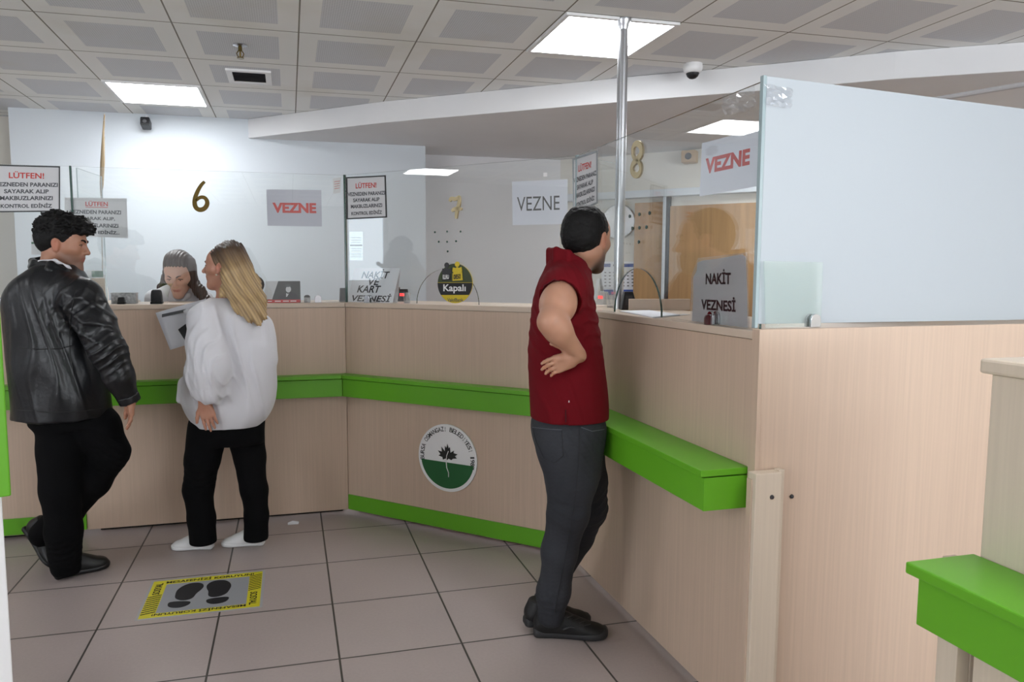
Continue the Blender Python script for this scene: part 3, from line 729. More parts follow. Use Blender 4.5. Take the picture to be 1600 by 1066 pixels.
# A-board leaning notices on the counter top
def stand_sign(name, quad, n, label, lines, m_='paper', lean=0.05):
    c = (quad[0]+quad[1])/2; t = thing(name, c, label, 'sign')
    MB().ext(quad, -np.asarray(n)*0.0015).build('sheet', m_, t)
    back = [quad[0]-n*lean, quad[1]-n*lean, quad[2]-n*0.003, quad[3]-n*0.003]
    MB().ext(back, -np.asarray(n)*0.0015).build('back_sheet', m_, t)
    by = MB()
    for (s, u0, u1, w0, w1, bold, sh) in lines: put_text(by, s, lerpq(quad, u0, u1, w0, w1), bold, sh, np.asarray(n)*0.001)
    by.build('lettering', 'black_ink', t); return t
pls, ns = plane_of(2, GD-0.05)
q_ = quad_on(pls, ns, ((543, 472), (613, 473), (623, 419), (552, 419)))
for i in (0, 1): q_[i][2] = TOPZ+0.001
q_[2] -= ns*0.015; q_[3] -= ns*0.015
stand_sign('standing_sign', q_, ns, 'white standing sign reading NAKİT VE KART VEZNESİ beside the glass edge',
           [('NAKİT', 0.20, 0.80, 0.70, 0.97, 0.02, 0.12), ('VE', 0.37, 0.62, 0.50, 0.70, 0.02, 0.12), ('KART', 0.17, 0.68, 0.28, 0.49, 0.02, 0.12), ('VEZNESİ', 0.08, 0.95, 0.02, 0.26, 0.02, 0.12)])
pls3, ns3 = plane_of(3, GD-0.012)
q_ = quad_on(pls3, ns3, ((1081, 502), (1168, 508), (1166, 397), (1084, 404)))
for i in (0, 1): q_[i][2] = TOPZ+0.001
t = thing('standing_sign', (q_[0]+q_[1])/2, 'worn plastic sleeved sign reading NAKİT VEZNESİ beside the frosted panel', 'sign')
# ragged outline of the sleeve
rq = lambda u, w: lerpq(q_, u, u, w, w)[0]
out = [rq(0, 0), rq(1, 0), rq(1.0, 0.5), rq(0.985, 0.96), rq(0.93, 1.0), rq(0.7, 0.985), rq(0.45, 0.965), rq(0.2, 0.96), rq(0.08, 0.93), rq(0.07, 0.80), rq(0.0, 0.70), rq(0.015, 0.4)]
MB().ext(out, -ns3*0.0015).build('sheet', 'sheet', t)
mb = MB()
qq = [rq(-0.02, 0.0), rq(1.04, 0.0), rq(1.03, 1.02), rq(0.1, 1.0), rq(-0.03, 0.72)]
mb.ext([p_+ns3*0.0015 for p_ in qq], ns3*0.0006); mb.build('plastic_sleeve', 'sleeve', t)
mb = MB(); put_text(mb, 'NAKİT', lerpq(q_, 0.27, 0.74, 0.59, 0.81), 0.03, 0, ns3*0.0025); put_text(mb, 'VEZNESİ', lerpq(q_, 0.19, 0.82, 0.20, 0.41), 0.03, 0, ns3*0.0025)
mb.build('lettering', 'black_ink', t)
# loose taped clear film at the corner of the frosted panel
rnd = random.Random(3)
def film(pl, n, px0, px1, py0, py1, name, label, slope=0):
    mb = MB(); N_ = 9; vs_ = []
    for j in range(N_):
        for i in range(N_):
            x = px0+(px1-px0)*i/(N_-1)+rnd.uniform(-2.5, 2.5); y = py0+(py1-py0)*j/(N_-1)+rnd.uniform(-2.5, 2.5)-slope*i/(N_-1)
            vs_.append(onpl(x, y, pl, n)+np.asarray(n)*(0.0005+rnd.uniform(0, 0.008)))
    fs = [(j*N_+i, j*N_+i+1, (j+1)*N_+i+1, (j+1)*N_+i) for j in range(N_-1) for i in range(N_-1)]
    mb.add(vs_, fs); o = top_obj(mb, name, 'clear_plastic', vs_[-1], label, 'tape'); s_ = o.modifiers.new('thickness', 'SOLIDIFY'); s_.thickness = 0.0006
film(pl3, n3, 1132, 1182, 148, 182, 'clear_tape', 'crumpled clear tape on the glass beside the frosted panel top corner', 14)
film((*(FP[0]+FP[2][:2]*0.001), 0), FP[2], 1196, 1236, 134, 166, 'clear_tape', 'clear tape strip on the frosted panel near its top corner', -4)

# round black and yellow closed sign: a ball shaped board with two figures on its rim
def disc_pts(cx_, cy_, rx, ry, pl, n, n_=40, a0=0, a1=2*math.pi):
    return [onpl(cx_+rx*math.cos(a), cy_-ry*math.sin(a), pl, n) for a in [a0+(a1-a0)*k/(n_-1 if a1-a0 < 6.2 else n_) for k in range(n_)]]
pk, nk = plane_of(2, 0.0-0.012); nk = np.asarray(nk)
cxk, cyk, rx, ry = 711, 443.0, 27, 31
base = onpl(cxk, 475, pk, nk); base[2] = TOPZ
t = thing('closed_sign', base, 'round black and yellow sign reading Kapalı standing on the middle counter', 'sign')
out = disc_pts(cxk, cyk, rx, ry, pk, nk); 
MB().ext(out, -nk*0.006).build('board', 'yellow_sign', t)
MB().ext(disc_pts(cxk, cyk, rx, ry, pk, nk, 24, math.radians(3), math.radians(177)), nk*0.0006).build('dark_green_crown', 'logo_dark', t)
def seg_poly(y0, y1):
    pts = []
    for k in range(9):
        y = y0+(y1-y0)*k/8; x = rx*math.sqrt(max(0, 1-((y-cyk)/ry)**2)); pts.append((cxk+x, y))
    for k in range(9):
        y = y1+(y0-y1)*k/8; x = rx*math.sqrt(max(0, 1-((y-cyk)/ry)**2)); pts.append((cxk-x, y))
    return [onpl(x, y, pk, nk) for x, y in pts]
MB().ext([p_+nk*0.0008 for p_ in seg_poly(442, 461)], nk*0.0006).build('black_band', 'black_ink', t)
mb = MB(); put_text(mb, 'Kapalı', [onpl(x, y, pk, nk) for x, y in ((693, 458.5), (728, 458.5), (728, 444.5), (693, 444.5))], 0.02, 0, nk*0.002); mb.build('lettering', 'grout_white', t)
mb = MB(); put_text(mb, 'VakıfBank', [onpl(x, y, pk, nk) for x, y in ((699, 471.5), (724, 471.5), (724, 466), (699, 466))], 0.01, 0, nk*0.0012); mb.build('small_lettering', 'grey_ink', t)
for (cx_, m_, w_, txt, tm, yy) in ((697, 'dark_plastic', 13, 'KURU', 'grout_white', 1.5), (713.5, 'yellow_sign', 15, '0850', 'black_ink', 0)):
    mb = MB()
    mb.ext([p_+nk*0.001 for p_ in disc_pts(cx_+1.5, 413+yy, 3.6, 4.2, pk, nk, 16)], nk*0.004)
    mb.ext([onpl(x, y, pk, nk)+nk*0.001 for x, y in ((cx_-6, 424+yy), (cx_-5, 418+yy), (cx_-1, 419+yy), (cx_+1.5, 417+yy), (cx_+4, 419+yy), (cx_+8, 417+yy), (cx_+9, 424+yy), (cx_+5, 428+yy), (cx_-3, 428+yy))], nk*0.004)
    mb.build('figure', m_, t)
    mb = MB().ext([onpl(x, y, pk, nk)+nk*0.0022 for x, y in ((cx_-6, 439), (cx_-6, 427), (cx_+w_-6, 425), (cx_+w_-5, 438))], nk*0.001); mb.build('block', 'black_ink' if m_ != 'yellow_sign' else 'yellow_sign', t)
    mb = MB(); put_text(mb, txt, [onpl(x, y, pk, nk)+nk*0.0042 for x, y in ((cx_-4.5, 437), (cx_+w_-8, 436), (cx_+w_-8, 428), (cx_-4.5, 429))], 0.03, 0); mb.build('block_lettering', tm, t)

# municipal emblem on the counter front
pe, ne = plane_of(2, 0.0); ne = np.asarray(ne); ce = onpl(700, 715.5, pe, ne)
ue = np.array([-ne[1], ne[0], 0]); ue = ue if np.dot(ue, E1) > 0 else -ue
r_ = abs(onpl(700, 663, pe, ne)[2]-onpl(700, 768, pe, ne)[2])/2
t = thing('round_emblem', ce-EZ*r_, 'round white municipal emblem with maple leaf over green field on the counter front', 'emblem')
circ = lambda r, n_=56, a0=0.0, a1=2*math.pi: [ce+ue*r*math.cos(a)+EZ*r*math.sin(a) for a in [a0+(a1-a0)*k/n_ for k in range(n_)]]
MB().ext(circ(r_), ne*0.010).build('disc', 'white_plastic', t, 0.002)
aa = math.asin(0.13); ri = r_*0.90
pts = [ce+ue*ri*math.cos(a)+EZ*ri*math.sin(a)+ne*0.0105 for a in [math.pi+0.14+(math.pi-0.28)*k/30 for k in range(31)]]
MB().ext(pts, ne*0.001).build('green_field', 'logo_green', t)
leaf = [(0, .50), (.05, .36), (.10, .40), (.12, .22), (.26, .30), (.24, .22), (.40, .20), (.30, .12), (.38, .06), (.22, .04), (.16, -.02), (.05, .02), (0, -.03), (-.07, .01), (-.18, -.04), (-.20, .04), (-.36, .08), (-.28, .13), (-.38, .24), (-.22, .22), (-.24, .38), (-.10, .24), (-.10, .42), (-.04, .36)]
MB().ext([ce+ue*r_*(x*0.85+0.02)+EZ*r_*(y*0.9-0.02)+ne*0.012 for x, y in leaf], ne*0.001).build('leaf', 'leaf_black', t)
MB().tube([ce+ue*r_*x+EZ*r_*y+ne*0.0135 for x, y in ((.06, .22), (.0, .08), (-.02, -.1), (.0, -.28), (.06, -.42), (.06, -.55))], 0.0022, 6).build('stem', 'grout_white', t)
mb = MB(); s = 'BURSA OSMANGAZİ BELEDİYESİ 1987'; N_ = len(s)
for i, ch in enumerate(s):
    if ch == ' ': continue
    a = math.radians(186-(186+12)*i/(N_-1)); rr = r_*0.86; h = r_*0.135; w = h*0.72*(0.3 if ch in 'İ' else .5 if ch == '1' else 1)
    c = ce+ue*rr*math.cos(a)+EZ*rr*math.sin(a); rad = ue*math.cos(a)+EZ*math.sin(a); tg = ue*math.sin(a)-EZ*math.cos(a)
    put_text(mb, ch, [c-tg*w/2-rad*h/2, c+tg*w/2-rad*h/2, c+tg*w/2+rad*h/2, c-tg*w/2+rad*h/2], 0.01, 0, ne*0.0115)
mb.build('lettering', 'leaf_black', t)

# ------------------------------------------------------------------ distance mat on the floor
mx0, mx1, my0, my1 = -0.650, -0.159, 3.205, 3.592
t = thing('floor_sign', ((mx0+mx1)/2, (my0+my1)/2, 0), 'yellow bordered grey distance sticker with two black shoe prints on the floor', 'floor sign')
MB().box((mx0-0.012, my0-0.012, 0.0002), (mx1+0.012, my1+0.012, 0.0008)).build('backing', 'mat_clear', t)
mb = MB().box((mx0, my0, 0.0008), (mx1, my1, 0.0014)); mb.build('border', 'yellow', t)
MB().box((mx0+0.062, my0+0.038, 0.0014), (mx1-0.058, my1-0.048, 0.0018)).build('field', 'mat_grey', t)
mw, mh = mx1-mx0, my1-my0
M_ = lambda u, w, z=0.0024: np.array([mx0+u*mw, my0+w*mh, z])
mb = MB()
put_text(mb, 'MESAFENİZİ KORUYUN!', [M_(.12, .90), M_(.92, .90), M_(.92, .98), M_(.12, .98)], 0.02)
put_text(mb, 'MESAFENİZİ KORUYUN!', [M_(.88, .085), M_(.10, .085), M_(.10, .015), M_(.88, .015)], 0.02)
put_text(mb, 'SOSYAL', [M_(.095, .60), M_(.095, .92), M_(.03, .92), M_(.03, .60)], 0.02)
put_text(mb, 'SOSYAL', [M_(.905, .40), M_(.905, .06), M_(.97, .06), M_(.97, .40)], 0.02)
for k in range(9):
    w = 0.08+0.5*k/9
    mb.add([M_(0.005, w), M_(.12, w+.045), M_(.12, w+.065), M_(0.005, w+.02)], [(0, 1, 2, 3)])
    w = 0.45+0.46*k/9
    mb.add([M_(.885, w), M_(.995, w+.045), M_(.995, w+.063), M_(.885, w+.018)], [(0, 1, 2, 3)])
mb.build('lettering', 'black_ink', t)
sole = [(.0, .30), (.1, .28), (.22, .3), (.30, .38), (.30, .55), (.36, .68), (.38, .82), (.30, .95), (.14, 1.0), (-.04, .97), (-.16, .86), (-.22, .70), (-.18, .52), (-.13, .38)]
heel = [(-.15, .24), (.26, .24), (.28, .12), (.18, .02), (.04, .0), (-.10, .04), (-.16, .14)]
for (cx_, mir, an) in ((0.325, 1, 0.16), (0.665, -1, -0.02)):
    mb = MB()
    for poly in (sole, [(x*1.18-.01, y*1.05) for x, y in heel]):
        pts = []
        for x, y in poly:
            X, Y = x*0.21*mir*0.9-0.01, (y-0.5)*0.262; X, Y = X*math.cos(an)+Y*math.sin(an), -X*math.sin(an)+Y*math.cos(an)
            pts.append(np.array([mx0+cx_*mw+X, my0+0.515*mh+Y, 0.0018]))
        # round the outline
        for _ in range(2):
            nw = []
            for i in range(len(pts)): a, b = pts[i], pts[(i+1) % len(pts)]; nw += [a*.75+b*.25, a*.25+b*.75]
            pts = nw
        mb.ext(pts, (0, 0, 0.0006))
    mb.build('shoe_print', 'black_ink', t)
# scrap of paper on the floor
c = atz(458, 819, 0)
mb = MB().add([c+(-.03, -.015, .002), c+(.03, -.012, .001), c+(.034, .02, .004), c+(-.002, .028, .010), c+(-.03, .02, .003)], [(0, 1, 2, 3, 4)])
o = top_obj(mb, 'paper_scrap', 'paper', c, 'small scrap of white paper lying on the floor tiles near the counter', 'paper scrap'); o.modifiers.new('thickness', 'SOLIDIFY').thickness = 0.0008

# ------------------------------------------------------------------ things on and behind the counters
TZ = TOPZ+0.0005
def on_top(px_, dist, seg): # point on the counter top of a segment seen at column px, dist behind the front line
    pl_, n_ = plane_of(seg, dist); p_ = onpl(px_, 470, pl_, n_); p_[2] = TZ; return p_
def seg_axes(seg): pl_, n_ = plane_of(seg, 0); u = np.array([-n_[1], n_[0], 0]); u = u if np.dot(u, E1) > 0 else -u; return u, np.asarray(n_, float)
U1, N1 = seg_axes(1); U2, N2 = seg_axes(2); U3, N3 = seg_axes(3)
# black self-inking stamps
def stamp(p_, w, h, label):
    t = thing('stamp', p_, label, 'stamp', 'black stamps on the left counter')
    MB().obox(p_+EZ*0.006, U1*w*0.5, N1*w*0.42, EZ*0.006).build('base', 'black_plastic', t, 0.002)
    mb = MB(); a, b = w*0.46, w*0.38
    vs_ = []
    for z, s_ in ((0.013, 1.0), (h*0.6, 0.97), (h*0.92, 0.85), (h, 0.6)):
        vs_ += [p_+U1*a*s_*i+N1*b*s_*j+EZ*z for i, j in ((-1, -1), (1, -1), (1, 1), (-1, 1))]
    fs = [(i*4+j, i*4+(j+1) % 4, (i+1)*4+(j+1) % 4, (i+1)*4+j) for i in range(3) for j in range(4)]+[(3, 2, 1, 0), (12, 13, 14, 15)]
    mb.add(vs_, fs).build('grip', 'black_plastic', t, 0.003)
stamp(on_top(190, -0.075, 1), 0.040, 0.040, 'low black stamp on the counter beside the patterned box')
stamp(on_top(245, -0.075, 1), 0.062, 0.080, 'taller black stamp on the counter before the seated cashier'.replace('seated ', ''))
p_ = on_top(195, -0.16, 1)
t = thing('patterned_box', p_, 'small box with grey and white marbled pattern on the left counter', 'box')
MB().obox(p_+EZ*0.028, U1*0.065, N1*0.03, EZ*0.028).build('box', 'marbled', t, 0.002)
MB().obox(p_+EZ*0.059, U1*0.067, N1*0.032, EZ*0.003).build('lid', 'marbled', t, 0.001)
p_ = P(138, 460, 4.45); p_[2] = 1.269
t = thing('carton', (p_[0], p_[1], 1.269), 'plain brown carton behind the shoulder of the leather jacket', 'carton')
MB().obox(p_+EZ*0.075, E1*0.075, E2*0.06, EZ*0.075).build('box', 'cardboard', t, 0.002)
MB().obox(p_+EZ*0.1505, E1*0.02, E2*0.061, EZ*0.0008).build('tape', 'sheet', t)
p2_ = p_+EZ*0.152
t = thing('carton', p2_, 'flat white carton with green end lying on the brown carton', 'carton')
MB().obox(p2_+EZ*0.024-E1*0.015, E1*0.085, E2*0.05, EZ*0.023).build('box', 'sheet', t, 0.002)
MB().obox(p2_+EZ*0.024+E1*0.062, E1*0.009, E2*0.0508, EZ*0.018).build('green_label', 'logo_green', t)
# shelf cabinet under them is hidden by the counter: a back desk
dk = thing('desk', (-0.4, 4.60, 0), 'long beige desk behind the left counter carrying cartons and a vase', 'desk')
MB().box((-2.4, 4.84, 1.24), (-0.99, 5.40, 1.268)).build('desktop', 'laminate_top', dk, 0.002)
for x in (-2.38, -1.02): MB().box((x, 4.845, 0), (x+0.025, 5.38, 1.24)).build('side_panel', 'laminate', dk)
# correct the cartons onto the counter top depth
# pampas stem in a vase on that desk
p_ = onpl(160, 430, (0, 5.24, 0), (0, 1, 0)); p_[2] = 1.2685
t = thing('vase', p_, 'slim white vase holding one stem of pampas grass behind the left counter', 'vase')
MB().lathe(p_, [(0.03, 0), (0.034, 0.02), (0.03, 0.08), (0.016, 0.13), (0.014, 0.16), (0.018, 0.17)], 20).build('body', 'white_plastic', t, 0, True)
q0 = p_+EZ*0.12; q1 = onpl(160, 262, (0, 5.24, 0), (0, 1, 0)); q2 = onpl(162, 183, (0, 5.24, 0), (0, 1, 0)); qb = onpl(158, 306, (0, 5.24, 0), (0, 1, 0))
pt = thing('pampas_stem', p_+EZ*0.12, 'single dried pampas plume rising above the grey paper notice', 'dried grass')
MB().tube([q0, qb], 0.0025, 6).build('stalk', 'dried_grass', pt)
mb = MB(); rnd = random.Random(7)
mb.tube([qb, qb*.6+q1*.4, q1*.9+q2*.1, q1*.5+q2*.5, q2], [0.004, 0.012, 0.014, 0.009, 0.001], 8)
for k in range(420):
    f = rnd.random()**0.9; c_ = qb*(1-f)+q2*f+np.array([math.sin(f*2)*0.006, 0, 0]); r0 = 0.016*math.sin(math.pi*min(1, f*1.15+0.05))**0.7 if f < .82 else 0.006
    a = rnd.uniform(0, 6.28); d_ = np.array([math.cos(a), math.sin(a), 0])*r0; w_ = np.array([-math.sin(a), math.cos(a), 0])*0.0012
    mb.add([c_-w_, c_+w_, c_+d_+EZ*0.035], [(0, 1, 2)])
mb.build('plume', 'dried_grass', pt)
# desk calendar with an old portrait
p_ = on_top(441, -0.10, 1)
t = thing('desk_calendar', p_, 'tent shaped desk calendar with dark portrait picture and red strip', 'calendar')
w = 0.105; h = 0.125
fr = [p_-U1*w+N1*0.035, p_+U1*w+N1*0.035, p_+U1*w+EZ*h, p_-U1*w*0.86+EZ*h]
MB().ext(fr, -N1*0.002).build('front_card', 'dark_photo', t)
MB().ext([p_-U1*w-N1*0.05, p_+U1*(w+0.0)-N1*0.05, p_+U1*w+EZ*h-N1*0.003, p_-U1*w*0.86+EZ*h-N1*0.003], -N1*0.002).build('back_card', 'laminate_light', t)
MB().add([fr[1], p_+U1*w-N1*0.05, fr[2]], [(0, 1, 2)]).build('side_card', 'laminate_light', t)
MB().ext([q_+N1*0.001 for q_ in lerpq(fr, -0.01, 0.99, 0.0, 0.14)], N1*0.001).build('red_strip', 'red', t)
mb = MB()
for u in (0.06, 0.3, 0.52, 0.72): mb.ext([q_+N1*0.002 for q_ in lerpq(fr, u, u+0.16, 0.05, 0.09)], N1*0.0005)
mb.build('strip_print', 'grout_white', t)
mb = MB().ext([q_+N1*0.001 for q_ in [lerpq(fr, 0.0, 0, 0.15, 0)[0], lerpq(fr, 0.22, 0, .15, 0)[0], lerpq(fr, 0.36, 0, 1.0, 0)[0], lerpq(fr, 0, 0, 1.0, 0)[0]]], N1*0.001); mb.build('text_field', 'sheet', t)
def ellq(cu, cw, ru, rw, l): return [lerpq(fr, cu+ru*math.cos(a), 0, cw+rw*math.sin(a), 0)[0]+N1*l for a in [2*math.pi*k/20 for k in range(20)]]
MB().ext(ellq(0.66, 0.62, 0.075, 0.15, 0.0012), N1*0.0008).build('portrait_face', 'sheet', t)
MB().ext(ellq(0.64, 0.79, 0.085, 0.07, 0.0016), N1*0.0008).build('portrait_hair', 'grey_ink', t)
MB().ext([q_+N1*0.001 for q_ in [lerpq(fr, u, 0, w_, 0)[0] for u, w_ in ((0.36, .16), (0.95, .16), (0.90, .38), (0.74, .48), (0.60, .44), (0.42, .34))]], N1*0.0006).build('portrait_coat', 'black_ink', t)
MB().ext([q_+N1*0.0022 for q_ in [lerpq(fr, u, 0, w_, 0)[0] for u, w_ in ((0.60, .44), (0.66, .40), (0.69, .47), (0.64, .30), (0.60, .25))]], N1*0.0006).build('portrait_collar', 'sheet', t)
# dark rounded thing behind the hair, small glass dome paperweight
p_ = on_top(399, -0.22, 1)
t = thing('desk_fan', p_, 'dark rounded device half hidden behind the blonde hair', 'device')
MB().lathe(p_, [(0.045, 0), (0.045, 0.008), (0.012, 0.014), (0.012, 0.05)], 20).build('foot', 'dark_plastic', t, 0, True)
MB().lathe(p_+EZ*0.098-N1*0.02, [(0.035, 0.0), (0.052, 0.012), (0.055, 0.03), (0.045, 0.045)], 24, N1+EZ*0.2).build('head', 'dark_plastic', t, 0, True)
p_ = on_top(480, -0.05, 1)
t = thing('wooden_stamp', p_, 'tiny round topped striped stamp beside the desk calendar', 'stamp')
MB().lathe(p_, [(0.018, 0), (0.018, 0.03)], 18).build('base', 'marbled', t, 0, True)
MB().lathe(p_+EZ*0.030, [(0.018, 0), (0.016, 0.009), (0.009, 0.014), (0.002, 0.015)], 18).build('dome', 'dark_plastic', t, 0, True)
# card readers / customer displays
def wedge(name, p_, w, h, U_, N_, label, m_='black_plastic', led=False, cat='display'):
    t = thing(name, p_, label, cat)
    pts = [p_-U_*w+N_*0.02, p_-U_*w-N_*0.03, p_-U_*w*0.8-N_*0.015+EZ*h, p_-U_*w*0.8+N_*0.0+EZ*h]
    mb = MB(); vs_ = [p_-U_*w+N_*0.02, p_+U_*w+N_*0.02, p_+U_*w-N_*0.03, p_-U_*w-N_*0.03]+[p_+EZ*h+q_ for q_ in (-U_*w*.82+N_*0.0, U_*w*.82+N_*0.0, U_*w*.82-N_*0.015, -U_*w*.82-N_*0.015)]
    mb.add(vs_, [(0, 3, 2, 1), (4, 5, 6, 7), (0, 1, 5, 4), (1, 2, 6, 5), (2, 3, 7, 6), (3, 0, 4, 7)]).build('body', m_, t, 0.002)
    if led:
        MB().obox(p_+EZ*h*0.55+N_*0.0125, U_*w*0.55, N_*0.001, EZ*0.008).build('red_digits', 'led', t)
    else: MB().obox(p_+EZ*0.004, U_*w*1.05, N_*0.036, EZ*0.003).build('foot', 'dark_plastic', t)
wedge('card_terminal', on_top(536, -0.15, 1), 0.021, 0.082, U1, N1, 'black upright terminal at the middle glass edge', cat='terminal')
wedge('number_display', on_top(630, -0.30, 2), 0.03, 0.075, U2, N2, 'small dark display with glowing red digits beside the clear cup', led=True)
wedge('number_display', on_top(941, -0.34, 3), 0.05, 0.07, U3, N3, 'small grey display with glowing red digits beside the desk stand at right', 'grey_case', led=True)
wedge('card_terminal', on_top(620, -0.40, 2), 0.018, 0.085, U2, N2, 'black upright terminal beside the NAKİT VE KART sign', cat='terminal')
def cup(p_, r, h, label):
    t = thing('clear_cup', p_, label, 'cup')
    MB().lathe(p_, [(r*0.75, 0), (r, h), (r*0.93, h), (r*0.7, 0.004)], 20).build('wall', 'clear_plastic', t, 0, True)
    MB().lathe(p_, [(r*0.74, 0.001), (r*0.74, 0.01)], 20).build('bottom', 'grey_case', t, 0, True)
cup(on_top(636, -0.12, 2), 0.024, 0.06, 'small clear plastic cup near the red digits on the middle counter')
cup(on_top(957, -0.22, 3), 0.035, 0.075, 'clear plastic cup beside the black terminal on the right counter')
# black terminal under the arch at the right
p_ = on_top(981, -0.20, 3)
t = thing('card_terminal', p_, 'black slanted card terminal seen through the arched opening at right', 'terminal')
mb = MB(); a, b = U3, N3
vs_ = [p_+q_ for q_ in (-E1*.035-E2*.03, E1*.045-E2*.03, E1*.045+E2*.03, -E1*.035+E2*.03)]+[p_+EZ*0.085+q_ for q_ in (-E1*.02-E2*.02, E1*.02-E2*.02, E1*.02+E2*.02, -E1*.02+E2*.02)]
mb.add(vs_, [(0, 3, 2, 1), (4, 5, 6, 7), (0, 1, 5, 4), (1, 2, 6, 5), (2, 3, 7, 6), (3, 0, 4, 7)]).build('body', 'black_plastic', t, 0.003)
MB().obox(p_+EZ*0.045-E2*0.027, E1*0.016, E2*0.001+EZ*0, EZ*0.022-E2*0.0).build('screen', 'dark_plastic', t)
# desk stand with paper seen edge-on behind the man's beard
p_ = on_top(936, -0.42, 3)
t = thing('tent_card', p_, 'white tent card behind the chin of the red shirted man', 'card')
mb = MB()
for s_ in (-1, 1): mb.ext([p_+E1*0.03*s_-E2*0.05, p_+E1*0.03*s_+E2*0.05, p_+E1*0.004*s_+E2*0.05+EZ*0.14, p_+E1*0.004*s_-E2*0.05+EZ*0.14], E1*0.0015*s_)
mb.build('card', 'sheet', t)
# low wooden tray edge behind the right counter
p_ = P(1030, 480, 3.35); p_[2] = TZ
top_obj(MB().obox(p_+EZ*0.028+E1*0.0, E1*0.14, E2*0.008, EZ*0.026), 'desk_screen', 'laminate_top', p_, 'low beige wooden upstand behind the papers on the right counter', 'upstand', bevel=0.002)
# sheets on the right counter
def sheets(name, pts, z, th, label, grp=None, m_='paper'):
    mb = MB().ext([np.array([q_[0], q_[1], z]) for q_ in pts], (0, 0, th)); return top_obj(mb, name, m_, (pts[0][0], pts[0][1], z), label, 'paper', grp)
zt = TZ
c4 = [atz(x, y, zt) for x, y in ((968, 487), (1020, 497), (1062, 493), (1015, 486))]
sheets('paper_sheet', c4, zt, 0.004, 'curling white sheets lying on the right counter under the arched opening')
c4 = [atz(x, y, zt) for x, y in ((1022, 497.5), (1078, 492), (1066, 491), (1063, 493.5))]
sheets('paper_sheet', c4, zt, 0.002, 'thin grey sheet edge lying beside the NAKİT VEZNESİ sign', None, 'sheet')
# dark red rubber pad of the glass clamp in front of the right sign
p_ = onpl(1107, 498, *plane_of(3, -0.004)); p_[2] = TZ
t = thing('clamp_pad', p_, 'small dark red round fronted glass clamp pad before the NAKİT VEZNESİ sign', 'stamp')
MB().ext([p_+E1*0.011*math.cos(a)*1.0+EZ*(0.018+0.016*math.sin(a)) for a in [math.pi*k/10 for k in range(11)]]+[p_-E1*0.011, p_+E1*0.011], E2*0.014).build('pad', 'dark_red', t, 0.001)
# wall calendar seen through the right glass
pc = (A0[0], A0[1], 0); AN3 = np.array([AN[0], AN[1], 0]); AN3 /= np.linalg.norm(AN3); AD3 = np.array([AD[0], AD[1], 0])
qd = [onpl(x, y, pc, AN3)+AN3*.004 for x, y in ((940, 461), (1000, 461), (998, 409), (940, 409))]
panel('wall_calendar', qd, AN3, 0.002, 'paper', 'white wall calendar with blue base strip seen through the right glass', 'calendar', None,
      [('_', 0, 1, 0, 0.16, 'blue', 0, 0), ('_', 0.05, 0.25, 0.84, 0.94, 'blue', 0, 0), ('_', 0.6, 0.95, 0.84, 0.94, 'blue', 0, 0), ('_', 0.32, 0.55, 0.86, 0.92, 'grey_ink', 0, 0)] +
      [('_', 0.08+0.12*i, 0.13+0.12*i, 0.26+0.10*j, 0.29+0.10*j, 'grey_ink', 0, 0) for i in range(7) for j in range(5)])
cc = onpl(968, 347, pc, AN3)+AN3*.03
t = thing('wall_clock', cc-EZ*0.15, 'round glass clock on the far wall behind the steel pole', 'clock')
MB().lathe(cc, [(0.14, -0.025), (0.155, -0.02), (0.155, 0.0), (0.145, 0.012), (0.138, 0.012)], 36, AN3).build('rim', 'chrome', t, 0, True)
MB().lathe(cc, [(0.137, 0.0), (0.137, 0.006)], 36, AN3).build('face', 'clock_face', t, 0, True)
mb = MB(); mb.obox(cc+AD3*.02+AN3*.008+EZ*.03, AD3*.022+EZ*.034, AN3*.001, AD3*.002-EZ*.0015); mb.obox(cc-AD3*.04+AN3*.008+EZ*.015, AD3*.045-EZ*.016, AN3*.001, AD3*.001+EZ*.002); mb.build('hands', 'black_ink', t)
# flat black box and tan folder behind the frosted panel
a_, b_ = P(1325, 507, 0), 0
for (x0_, x1_, m_, z0_, z1_, lab, nm, d_) in ((1327, 1436, 'black_plastic', 1.273, 1.30, 'flat black box visible in the gap under the frosted panel', 'flat_box', RY+0.36),
                                   (1304, 1325, 'cardboard', 1.273, 1.293, 'tan folder stack beside the flat black box under the frosted panel', 'folder', RY+0.36)):
    p0, p1 = onpl(x0_, 505, (0, d_, 0), (0, 1, 0)), onpl(x1_, 505, (0, d_, 0), (0, 1, 0))
    top_obj(MB().box((p0[0], d_, z0_), (p1[0], d_+0.09, z1_)), nm, m_, (p0[0], d_, z0_), lab, nm.replace('_', ' '), bevel=0.002)
